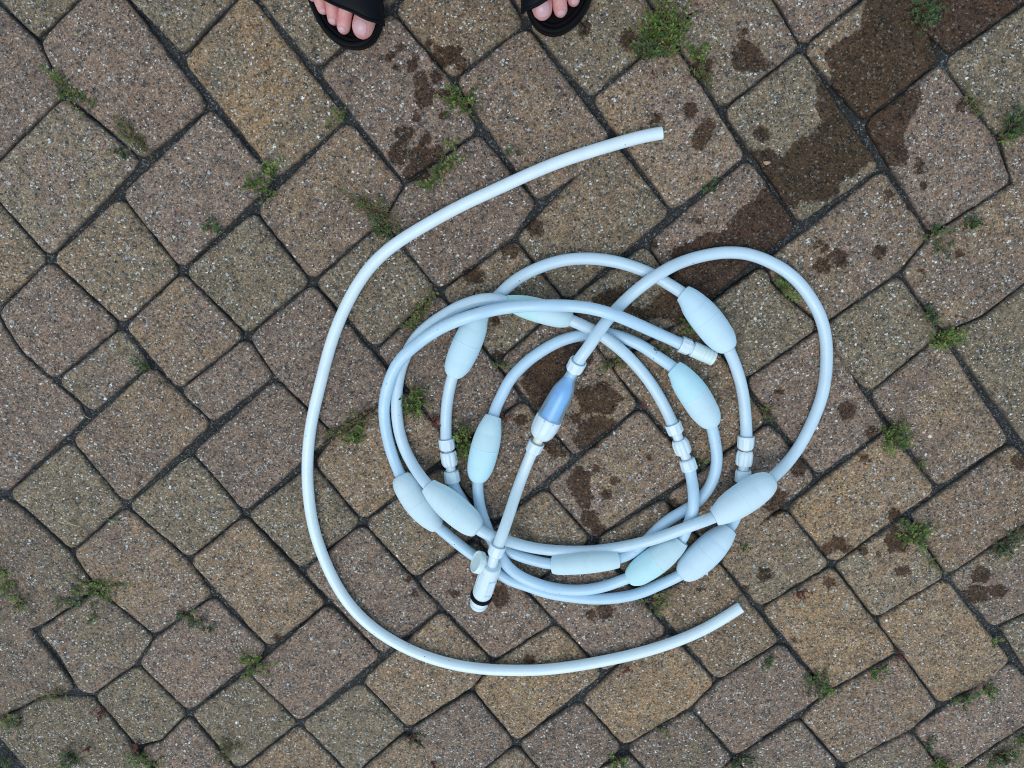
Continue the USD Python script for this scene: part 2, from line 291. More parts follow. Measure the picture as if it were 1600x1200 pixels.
# ---------------------------------------------------------------- pavement: ground, joint filling, every paver
JOINTS = '''-20 -10 0 10 28 38 60 66 80 92 99 148 130 160 160 187 190 215 218 246
58 64 95 25 122 0 140 -20
99 148 60 185 35 215 0 250 -20 268
190 -10 220 30 245 58 268 80 290 103 310 130 328 166 345 182 375 210 400 238 425 273 434 285
282 90 300 65 340 32 367 0 385 -20
328 166 300 190 262 224 222 252 186 304 157 335 130 360 95 395 76 405 50 430 0 482 -20 500
395 -5 400 5 462 75 494 110 520 147 543 185 590 232 632 288
493 110 505 100 533 77 560 55 600 24 622 5 640 -12
600 0 617 22 650 65 675 97 707 126 728 160 748 205 780 240 800 272 832 302 840 318
543 185 500 220 432 281 396 328 350 357 318 390 283 424 240 462 190 510 150 543 90 590 48 628
707 126 720 120 800 55 822 38 850 10 870 -10
800 -5 825 42 847 60 867 92 905 140 922 155 940 190 957 215 975 237 995 265 1020 297 1040 322 1051 333
922 155 970 115 997 93 1045 52 1070 28 1102 0 1120 -15
1005 -10 1022 20 1045 52 1072 95 1102 135 1128 173 1145 200 1170 245 1200 275 1217 300 1232 322 1250 352
1128 173 1140 168 1200 123 1245 80 1270 63 1347 0 1365 -15
1205 -12 1235 40 1252 73 1300 137 1325 175 1349 193 1360 215 1381 262 1400 285 1412 305 1432 335 1455 368
1349 193 1440 121 1472 95 1537 50 1600 5 1620 -8
1430 -15 1440 10 1452 45 1472 95 1500 130 1532 180 1560 217 1575 250 1584 285
1560 217 1580 203 1600 185 1620 172
748 205 702 250 650 280 632 288 597 346 570 366 530 405 487 441 450 472 385 525 340 560 280 610
957 215 920 265 875 300 840 318 803 372 760 401 730 424 685 456 650 496 625 518 585 548
1170 245 1127 277 1087 315 1051 333 1010 380 985 400 960 417 925 447 885 473 850 510 810 540 782 560 760 580 740 597
1381 262 1330 302 1305 322 1250 352 1205 398 1187 420 1117 467 1085 492 1055 518 1005 553 952 572
1620 265 1584 285 1545 322 1510 345 1455 368 1407 427 1390 432 1360 452 1325 477 1285 511 1237 545 1200 572 1150 605
186 304 235 370 283 424 322 467 355 505 385 525 400 548 428 590 447 602 466 620 480 633 498 656 522 680
76 405 50 372 15 335 0 320 -20 298
76 405 95 420 125 450 150 475 190 510 222 557 234 570 265 600 310 642 332 663
234 570 202 600 180 617 142 648 107 687 75 715 37 747 8 772 -20 795
-20 470 5 508 32 552 60 575 90 602 130 637 142 648
32 552 0 578 -20 592
396 328 415 367 450 407 487 441 525 485 540 507 585 548 604 574 625 600 662 644 686 664 712 700
597 346 626 393 650 424 685 456 720 505 756 544 772 564 790 586 816 622 840 646 868 678 898 716
803 372 828 412 842 430 866 462 885 473 928 540 952 572 980 606 1000 635 1012 640 1038 676 1060 704 1092 737
1010 380 1040 430 1085 492 1120 535 1148 575 1172 610 1186 638 1203 660
1195 398 1205 440 1225 452 1247 468 1262 497 1285 511 1302 550 1315 570 1335 595 1358 617 1380 650 1387 668 1435 712 1455 747 1467 766
1407 427 1425 460 1442 480 1475 522 1497 557 1510 577 1527 602 1555 634 1575 678 1583 691 1600 708 1620 730
1625 428 1600 447 1537 495 1475 522 1425 570 1385 600 1358 617
107 687 150 745 193 790 212 803 240 835 275 867 294 876 307 900 328 928 342 940 367 962 400 995 420 1015
-20 765 8 772 37 805 75 840 110 864 130 888 150 922 185 942 212 967 241 996
110 864 150 835 193 792 235 760 267 732 298 708 332 663 347 657 400 617 428 592
298 708 332 755 382 804 405 822 430 852 470 893 495 920 512 943 560 990 597 1026
522 680 510 702 488 724 468 738 440 758 382 804 337 845 294 876
522 680 588 644 640 600
488 724 508 758 525 782 566 818 580 830 612 862 640 897 682 950 700 957 732 992 770 1034
688 728 712 757 735 784 768 820
816 624 788 644 760 662 725 690 688 728 670 742 622 778 585 808 566 818 550 834 517 865 485 888 470 893
898 716 876 742 852 762 808 792 778 814 742 845 716 866 680 892 650 906
898 716 960 677 1000 637
852 762 880 792 902 814 926 845 968 890 1011 937 1025 957 1047 990 1072 1010 1095 1040 1121 1067
742 845 782 884 822 925 846 940 869 974 902 1007 922 1025 942 1050
822 925 866 892 926 846 966 826 1000 802 1038 778 1072 750 1092 737 1130 710 1150 696 1203 660
1038 778 1056 798 1090 840 1124 878 1152 916 1188 953 1206 977 1223 1004 1240 1020 1255 1040 1294 1084
1203 660 1234 694 1254 714 1279 747
1388 672 1367 692 1320 725 1279 747 1268 760 1228 794 1190 816 1156 838 1124 878 1070 904 1011 937
1228 794 1240 806 1267 845 1302 884 1310 902 1330 922 1368 969 1375 979 1400 1012 1420 1035 1450 1075 1469 1103
1188 953 1237 932 1262 915 1302 884 1350 855 1412 812 1435 792 1467 766 1520 732 1583 691
1555 634 1600 607 1620 594
1420 806 1440 832 1457 862 1480 903 1512 945 1532 968 1554 985 1562 1002 1580 1030 1600 1055 1620 1078
1640 798 1600 825 1540 862 1480 903 1440 932 1407 955 1368 969
1620 953 1600 962 1554 985
-20 1000 0 988 34 966 62 981 92 967 117 950 150 922
34 966 62 992 85 1020 110 1055 122 1082
20 945 34 966
-20 1135 0 1125 37 1107 67 1090 110 1081 143 1088 165 1067 212 1040 241 996 287 967 330 934
216 1042 225 1057 262 1090 294 1116 330 1155 350 1172 372 1210
143 1088 172 1117 185 1148 212 1169 240 1205
185 1148 150 1170 132 1180 105 1205
294 1116 282 1125 250 1160 212 1169
294 1116 335 1085 385 1052 420 1015 475 977 512 943
385 1052 425 1097 467 1132 500 1170 545 1212
467 1132 400 1185 375 1205
467 1132 525 1090 563 1066 597 1026 640 1000 686 956
563 1066 600 1107 637 1142 665 1170 700 1212
637 1142 605 1172 555 1212
637 1142 695 1107 737 1079 772 1036 800 1025 836 998 869 974
737 1079 767 1120 797 1152 807 1163 842 1197 855 1215
807 1163 765 1195 745 1212
807 1163 850 1137 907 1094 942 1056 975 1040 1007 1007 1047 990
907 1094 940 1135 975 1169 1000 1195 1018 1215
975 1169 945 1197 925 1215
975 1169 1015 1150 1080 1109 1121 1067 1155 1052 1185 1030 1223 1004
1080 1109 1117 1155 1149 1186 1170 1212
1120 1212 1149 1186 1200 1156 1250 1124 1294 1084 1335 1065 1360 1050 1394 1028 1412 1018
1250 1124 1285 1167 1315 1197 1330 1215
1290 1212 1317 1198 1360 1180 1426 1142 1469 1103 1517 1085 1550 1065 1582 1034
1426 1142 1455 1177 1480 1212
1495 1210 1535 1190 1590 1150 1620 1128
1469 1103 1482 1120'''
DIR = 0.6788                                        # the courses' direction
U_, V_ = np.array([math.cos(DIR), math.sin(DIR)]), np.array([-math.sin(DIR), math.cos(DIR)])
ROW, LONG, SQ = 0.135 * CAM_H, 0.195 * CAM_H, 0.130 * CAM_H
frame_px = [(-12, -10), (1612, -10), (1612, 1210), (-12, 1210)]
FR = Polygon(at(frame_px)[:, :2])
cells = []
for i in range(-14, 15):
    for j in range(-10, 11):
        o = U_ * (i * ROW + 0.04) + V_ * (j * LONG * 0.85 - 0.3 + (0.07 if i % 2 else 0))
        c = Polygon([o, o + U_ * ROW, o + U_ * ROW + V_ * LONG * 0.85, o + V_ * LONG * 0.85])
        if c.intersects(FR): cells.append(c.buffer(0.001, join_style='mitre'))
ZONE = unary_union(cells).buffer(-0.001, join_style='mitre')
lines = []
for row in JOINTS.strip().splitlines():
    q = np.array(list(map(float, row.split()))).reshape(-1, 2)
    w = at(q)[:, :2]

    def ext(a, b, p):
        d = (a - b) / np.linalg.norm(a - b)
        return a + d * (0.16 if (p[0] < 0 or p[0] > 1600 or p[1] < 0 or p[1] > 1200) else 0.010)
    lines.append(LineString(np.vstack([ext(w[0], w[1], q[0]), w, ext(w[-1], w[-2], q[-1])])))
faces = [f for f in polygonize(unary_union(lines + [ZONE.exterior])) if f.area > 0.0012]
BED = Polygon(at([(-60, 1112), (2, 1163), (18, 1178), (34, 1203), (60, 1290), (-60, 1290)])[:, :2])   # planting bed at the bottom left corner

TONES = {'M': (0.222, 0.166, 0.136), 'T': (0.262, 0.190, 0.132), 'O': (0.218, 0.175, 0.127), 'P': (0.246, 0.176, 0.139), 'Y': (0.296, 0.204, 0.126)}
TONE_AT = '''50 30 OO 30 120 MM 190 118 MP 88 284 MO 275 46 OO 408 140 YO 302 294 MM 18 390 TO 173 413 OT 82 500 MP 382 433 OO 282 518 TM 514 310 TM 622 154 MM 503 40 OO
718 62 OT 831 176 MT 716 333 MM 583 450 OO 935 77 OO 1041 197 TM 923 353 TO 1150 88 OM 1251 208 OO 1127 367 PM 1362 86 TO 1270 20 PM 1505 28 MP 1548 113 OO 1466 234 PM 1328 384 MT
1521 398 TM 1376 537 OO 1182 505 OO 983 483 OO 782 468 OT 883 597 MT 1083 623 TT 1271 628 MP 1464 643 TM 1548 540 OO 500 562 MM 694 581 MM 411 692 MM 218 677 MT 161 581 OM 351 602 MM
53 668 MM 98 782 OO 287 798 OO 598 714 TT 791 723 TM 980 740 TM 1345 780 YT 1518 800 TP 1150 770 TM 1207 862 TO 1387 894 OT 1560 883 MO 471 812 OO 216 895 TM 398 911 TT 51 877 OM 151 1009 MO
312 1027 PM 582 932 MM 666 814 TO 833 834 OT 1023 863 TO 761 946 MP 932 949 MP 1112 968 TT 1297 992 YT 1478 1008 YT 665 1040 TT 489 1040 MP 836 1068 YT 1012 1081 YT 1184 1097 MP 1357 1114 PT 1532 1118 PM
38 1038 OO 60 1130 OO 215 1104 OO 377 1125 OO 283 1160 PM 456 1178 TT 549 1138 OO 714 1148 MM 630 1190 TO 889 1151 MM 1054 1163 OM 1231 1177 OM 1418 1160 MO 1590 1170 OO 176 1176 TO'''
_t = TONE_AT.split(); tone_pts = at([(float(_t[i]), float(_t[i + 1])) for i in range(0, len(_t), 3)])[:, :2]; tone_keys = _t[2::3]

# wet patches in photo pixels: outlines of the large ones, and drips as centre, radii and turn
WET_POLY = [
    [(1357, -15), (1346, 22), (1346, 45), (1325, 56), (1300, 70), (1289, 82), (1291, 96), (1299, 110), (1302, 140), (1345, 196), (1472, 96), (1452, 45), (1432, -15)],
    [(1436, -15), (1452, 45), (1474, 94), (1520, 64), (1558, 34), (1600, 6), (1612, -15)],
    [(1260, 107), (1277, 120), (1272, 135), (1280, 150), (1275, 165), (1282, 188), (1276, 205), (1256, 213), (1238, 224), (1226, 244), (1213, 240), (1202, 232), (1176, 236), (1168, 246), (1240, 330), (1250, 316), (1290, 316), (1312, 300), (1314, 284), (1342, 270), (1360, 253), (1374, 252), (1380, 240), (1350, 190), (1310, 150), (1292, 128)],
    [(1360, 150), (1438, 132), (1441, 150), (1432, 176), (1420, 190), (1413, 208), (1412, 220), (1420, 238), (1416, 256), (1400, 262), (1386, 262), (1350, 196)],
    [(1050, 397), (1052, 387), (1066, 382), (1084, 378), (1090, 370), (1104, 361), (1122, 364), (1136, 355), (1141, 342), (1160, 322), (1182, 309), (1192, 290), (1206, 282), (1250, 350), (1206, 398), (1187, 420), (1086, 492), (1048, 430)],
    [(924, 468), (938, 458), (950, 452), (972, 447), (986, 455), (982, 468), (990, 480), (1005, 483), (1019, 474), (1027, 459), (1042, 450), (1058, 462), (1078, 488), (1068, 504), (1054, 506), (1040, 498), (1020, 497), (1010, 504), (985, 498), (955, 492), (925, 480)],
    [(812, 596), (824, 576), (836, 566), (852, 552), (870, 542), (900, 532), (926, 540), (926, 560), (914, 588), (896, 584), (876, 594), (862, 612), (850, 632), (838, 640), (826, 626), (822, 610)],
]
WET_SPOT = '''692 87 18 16 0 717 94 8 21 -15 670 68 5 6 0 627 75 8 5 20 610 88 6 9 20 620 107 4 7 0 646 100 7 13 25 657 127 9 15 0 664 150 13 19 10 681 121 8 10 0 694 146 11 7 0 650 182 5 9 0
632 207 14 10 0 625 238 14 18 20 660 242 18 17 0 665 216 8 8 0 685 237 6 9 0 651 270 19 13 0 694 180 8 6 0 912 43 9 11 0 983 61 12 15 0 1165 90 21 23 0 1190 102 11 8 0 1160 52 7 5 0 1098 107 16 15 0
1078 172 9 11 0 1097 210 12 25 28 1023 185 10 8 0 1018 117 5 5 0 1190 210 12 10 0 1502 165 8 9 0 1435 260 7 11 0 1442 290 5 5 0 837 355 13 13 0 1022 382 7 5 0 1091 345 4 4 0 742 430 15 12 0 775 501 6 8 0
777 557 8 9 0 798 392 12 10 0 826 597 7 10 0 1287 415 12 11 0 1312 403 14 12 30 1375 395 9 12 0 1280 378 4 4 0 1289 388 6 5 0 1274 385 4 3 0 1420 325 6 4 0 1390 304 8 7 0 1500 397 8 6 0 1440 422 6 4 0
1322 642 12 13 0 1362 677 9 10 0 1351 717 8 6 0 1247 732 11 13 0 1214 783 17 20 0 1310 847 10 10 0 1292 857 7 11 20 1323 858 10 6 0 1348 862 6 6 0 1372 867 4 4 0 1397 807 8 11 0 1400 846 17 17 0 1411 892 11 7 0
1532 896 12 10 0 1590 720 10 11 0 1220 612 8 4 0 1532 903 13 9 0 1527 928 18 13 0 1561 926 12 9 0 1295 910 8 8 0 937 624 32 22 0 900 652 9 7 0 932 668 26 15 -10 918 688 19 13 0 866 700 17 11 35 930 732 8 6 0
906 752 16 22 10 913 781 11 14 0 948 772 8 8 0 960 752 6 6 0 1012 715 5 4 0 920 812 13 13 0 936 829 12 9 0 847 605 10 9 0 1194 898 10 10 0 946 954 11 12 0 924 962 7 7 0 1096 921 5 4 0 1166 919 6 4 0
782 930 11 17 10 710 928 6 6 0 432 996 7 6 0 637 905 6 4 0 647 928 5 5 0 828 1031 8 7 0 1052 792 8 12 0 814 657 9 8 0 1240 1000 5 4 0'''
wet = []
for q in WET_POLY: wet.append(Polygon(at(q)[:, :2]).buffer(0))
_w = list(map(float, WET_SPOT.split()))
for i in range(0, len(_w), 5):
    x, y, a, b, t = _w[i:i + 5]; a, b = a * 1.12 + 0.6, b * 1.12 + 0.6; an = np.linspace(0, 2 * np.pi, 22, endpoint=False)
    rr = 1 + 0.16 * np.sin(2 * an + x) * np.cos(3 * an + y) + 0.08 * np.sin(5 * an + y)
    ex, ey = a * rr * np.cos(an), b * rr * np.sin(an); t = math.radians(t)
    wet.append(Polygon(at(np.column_stack([x + ex * math.cos(t) - ey * math.sin(t), y + ex * math.sin(t) + ey * math.cos(t)]))[:, :2]).buffer(0))
WET = unary_union(wet); shapely.prepare(WET); WET_EDGE = WET.boundary

ground = usdkit.mesh(stage, '/World/ground', trimesh.Trimesh([(-60, -60, -0.06), (60, -60, -0.06), (60, 60, -0.06), (-60, 60, -0.06)], [(0, 1, 2), (0, 2, 3)], process=False), M_soil)
tag(ground.GetPrim(), 'bare soil around and under the paved area', kind='structure')
pave = UsdGeom.Xform.Define(stage, '/World/pavement').GetPrim()
tag(pave, 'patio of tumbled concrete pavers in mixed mauve, tan and olive tones', kind='structure')


def paver(poly, name='paver', key=None, gap=0.0006):
    q4 = poly.simplify(0.0042)
    for tol in (0.006, 0.008, 0.010, 0.012):                       # the blocks are plain rectangles: keep their corners, straighten their sides
        if len(q4.exterior.coords) <= 5: break
        t4 = poly.simplify(tol)
        if t4.geom_type == 'Polygon' and len(t4.exterior.coords) >= 5 and t4.symmetric_difference(poly).area < 0.10 * poly.area: q4 = t4
    p = q4.buffer(-gap).buffer(-0.015).buffer(0.015)
    if p.is_empty: return
    if p.geom_type != 'Polygon': p = max(p.geoms, key=lambda g: g.area)
    if p.area < 0.0010: return
    c = np.array(p.centroid.coords[0])
    if not p.contains(Point(c)): c = np.array(p.representative_point().coords[0])
    stained = p.intersects(WET.buffer(0.01))
    N = 120 if stained else 72
    ang = np.arange(N) * 2 * np.pi / N; far = 1.0

    def ring(pp):
        pp = pp if pp.geom_type == 'Polygon' else max(pp.geoms, key=lambda g: g.area)
        out = []
        for a in ang:
            hit = pp.exterior.intersection(LineString([c, c + far * np.array([math.cos(a), math.sin(a)])]))
            g = [hit] if hit.geom_type == 'Point' else [h for h in getattr(hit, 'geoms', []) if h.geom_type == 'Point']
            out.append(max((np.hypot(h.x - c[0], h.y - c[1]) for h in g), default=0.01))
        return np.array(out)
    base = ring(p)
    xy = lambda r: c + r[:, None] * np.column_stack([np.cos(ang), np.sin(ang)])
    q0 = xy(base)
    s = int(abs(c[0] * 7919 + c[1] * 104729) * 1000) % 9973
    wob = (meshkit.fbm(np.column_stack([q0 * 55, np.full(N, 0.3)]), 3, s) - 0.5) * 0.0040 + (meshkit.fbm(np.column_stack([q0 * 220, np.full(N, 0.7)]), 2, s + 5) - 0.5) * 0.0030
    base = base + wob
    lev = [(0.0005, -0.055), (0.0, -0.0085), (0.0010, -0.0052), (0.0030, -0.0024), (0.0062, -0.0008), (0.0115, 0.0)]
    rings = [(base - d, z) for d, z in lev]
    top = base - 0.0115
    for k in (np.linspace(0.96, 0.05, 26) if stained else (0.8, 0.5, 0.2)): rings.append((top * k, 0.0))
    v, nr = [], len(rings)
    tilt = rng.normal(0, 0.004, 2); dz = rng.normal(0, 0.0009)
    for r, z in rings:
        w = xy(r); zz = np.full(N, z) + dz + (w - c) @ tilt
        if z > -0.006: zz = zz + (meshkit.fbm(np.column_stack([w * 60, np.full(N, 1.3)]), 3, s + 9) - 0.5) * 0.0022
        v.append(np.column_stack([w, zz]))
    v = np.vstack(v + [np.array([[c[0], c[1], v[-1][:, 2].mean()]])])
    i, j = np.meshgrid(np.arange(nr - 1), np.arange(N), indexing='ij')
    q = np.stack([i * N + j, i * N + (j + 1) % N, (i + 1) * N + (j + 1) % N, (i + 1) * N + j], -1).reshape(-1, 4)
    f = np.vstack([q[:, [0, 1, 2]], q[:, [0, 2, 3]], np.column_stack([(nr - 1) * N + np.arange(N), (nr - 1) * N + (np.arange(N) + 1) % N, np.full(N, nr * N)])])
    ms = obj(name, trimesh.Trimesh(v, f, process=False), MP, pave, smooth=True)
    if key is None: key = ''.join(rng.choice(list('MMTOPT'), 2))
    vary = 1 + rng.normal(0, 0.05)
    primvar(ms, 'tone_a', np.tile(np.array(TONES[key[0]]) * vary, (len(v), 1))); primvar(ms, 'tone_b', np.tile(np.array(TONES[key[1]]) * vary * (1 + rng.normal(0, 0.04)), (len(v), 1)))
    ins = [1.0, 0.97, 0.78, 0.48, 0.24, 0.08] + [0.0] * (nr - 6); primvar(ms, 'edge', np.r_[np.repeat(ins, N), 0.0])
    if stained:
        pt = shapely.points(v[:, :2]); d = shapely.distance(pt, WET_EDGE); d = np.where(shapely.contains(WET, pt), d, -d)
        primvar(ms, 'wet', np.clip(d, -0.03, 0.03))
    else:
        primvar(ms, 'wet', np.full(len(v), -0.03))
    return ms


for f in sorted(faces, key=lambda g: (-g.centroid.y, g.centroid.x)):
    if BED.intersects(f): f = f.difference(BED.buffer(0.004)); f = f if f.geom_type == 'Polygon' else max(f.geoms, key=lambda g: g.area)
    inside = [k for k, p in zip(tone_keys, tone_pts) if f.contains(Point(p))]
    paver(f, key=inside[0] if inside else None)
for i in range(-18, 19):                                            # the paving goes on a little beyond the picture
    off = rng.uniform(0, LONG)
    for j in range(-13, 14):
        o = U_ * (i * ROW + 0.04) + V_ * (j * LONG + off - 0.3)
        cpoly = Polygon([o, o + U_ * ROW, o + U_ * ROW + V_ * LONG, o + V_ * LONG])
        if cpoly.distance(ZONE) > 0.50: continue
        r = cpoly.difference(ZONE.union(BED.buffer(0.01)))
        for g in ([r] if r.geom_type == 'Polygon' else r.geoms):
            if g.area > 0.003 and g.buffer(-0.018).area > 0: paver(g)

# the sand between the pavers: a rough sheet that fills the joints unevenly
b0, b1 = ZONE.buffer(0.56).bounds[:2], ZONE.buffer(0.56).bounds[2:]
gx, gy = np.arange(b0[0], b1[0], 0.0046), np.arange(b0[1], b1[1], 0.0046)
X, Y = np.meshgrid(gx, gy); pts = np.column_stack([X.ravel(), Y.ravel()])
hz = -0.0088 + (meshkit.fbm(np.column_stack([pts * 24, np.zeros(len(pts))]), 3, 3) - 0.5) * 0.0100 + (meshkit.fbm(np.column_stack([pts * 160, np.zeros(len(pts))]), 3, 8) - 0.5) * 0.0050
hz = np.minimum(hz, -0.0022)
nx, ny = len(gx), len(gy); i, j = np.meshgrid(np.arange(ny - 1), np.arange(nx - 1), indexing='ij')
q = np.stack([i * nx + j, i * nx + j + 1, (i + 1) * nx + j + 1, (i + 1) * nx + j], -1).reshape(-1, 4)
obj('joint_filling', (np.column_stack([pts, hz]), q), M_sand, pave, smooth=True, kind='stuff')

FEATS = [
 ('conn', 0, 16, .0130, 0), ('neck', 11, 21, .0098, 0), ('nut', 17, 24, .0125, 1),
 ('float', 289, 327, .0268, ((0.567, 0.670, 0.704), (0.567, 0.679, 0.724))), ('float', 497, 537, .0285, ((0.577, 0.688, 0.762), (0.577, 0.697, 0.772))),
 ('nut', 569, 576, .0123, 0), ('neck', 573, 594, .0083, 0), ('neck', 588, 592, .0087, 1), ('coupling', 579, 588, .0133, 0), ('nut', 589, 597, .0126, 1),
 ('float', 654, 698, .0275, ((0.558, 0.697, 0.782), (0.558, 0.707, 0.792))), ('float', 840, 882, .0262, ((0.550, 0.697, 0.744), (0.541, 0.688, 0.744))),
 ('nut', 923, 930, .0125, 0), ('neck', 926, 947, .0083, 0), ('coupling', 931, 940, .0135, 0), ('nut', 943, 950, .0125, 1),
 ('float', 1036, 1076, .0215, ((0.550, 0.679, 0.714), (0.558, 0.688, 0.714))), ('float', 1191, 1233, .0272, ((0.550, 0.679, 0.734), (0.495, 0.717, 0.772))),
 ('float', 1376, 1416, .0262, ((0.541, 0.688, 0.734), (0.514, 0.717, 0.782))), ('float', 1556, 1596, .0265, ((0.504, 0.717, 0.744), (0.558, 0.688, 0.714))),
 ('nut', 1642, 1649, .0128, 0), ('neck', 1645, 1670, .0083, 0), ('coupling', 1653, 1662, .0135, 0), ('nut', 1666, 1673, .0128, 1),
 ('float', 1766, 1808, .0215, ((0.541, 0.670, 0.704), (0.487, 0.697, 0.686))), ('float', 1972, 2013, .0272, ((0.567, 0.688, 0.724), (0.567, 0.688, 0.724))),
 ('float', 2166, 2208, .0285, ((0.586, 0.697, 0.753), (0.586, 0.697, 0.753))),
 ('nut', 2516, 2523, .0130, 0), ('neck', 2518, 2528, .0088, 0), ('bulb', 2523, 2557, .0205, 0), ('cap', 2556, 2570, .0218, 0), ('neck', 2565, 2580, .0085, 1), ('nut', 2573, 2580, .0125, 0),
 ('nut', 2642, 2649, .0125, 0), ('neck', 2645, 2659, .0085, 0), ('tee', 2655, 2683, .0165, 0)]

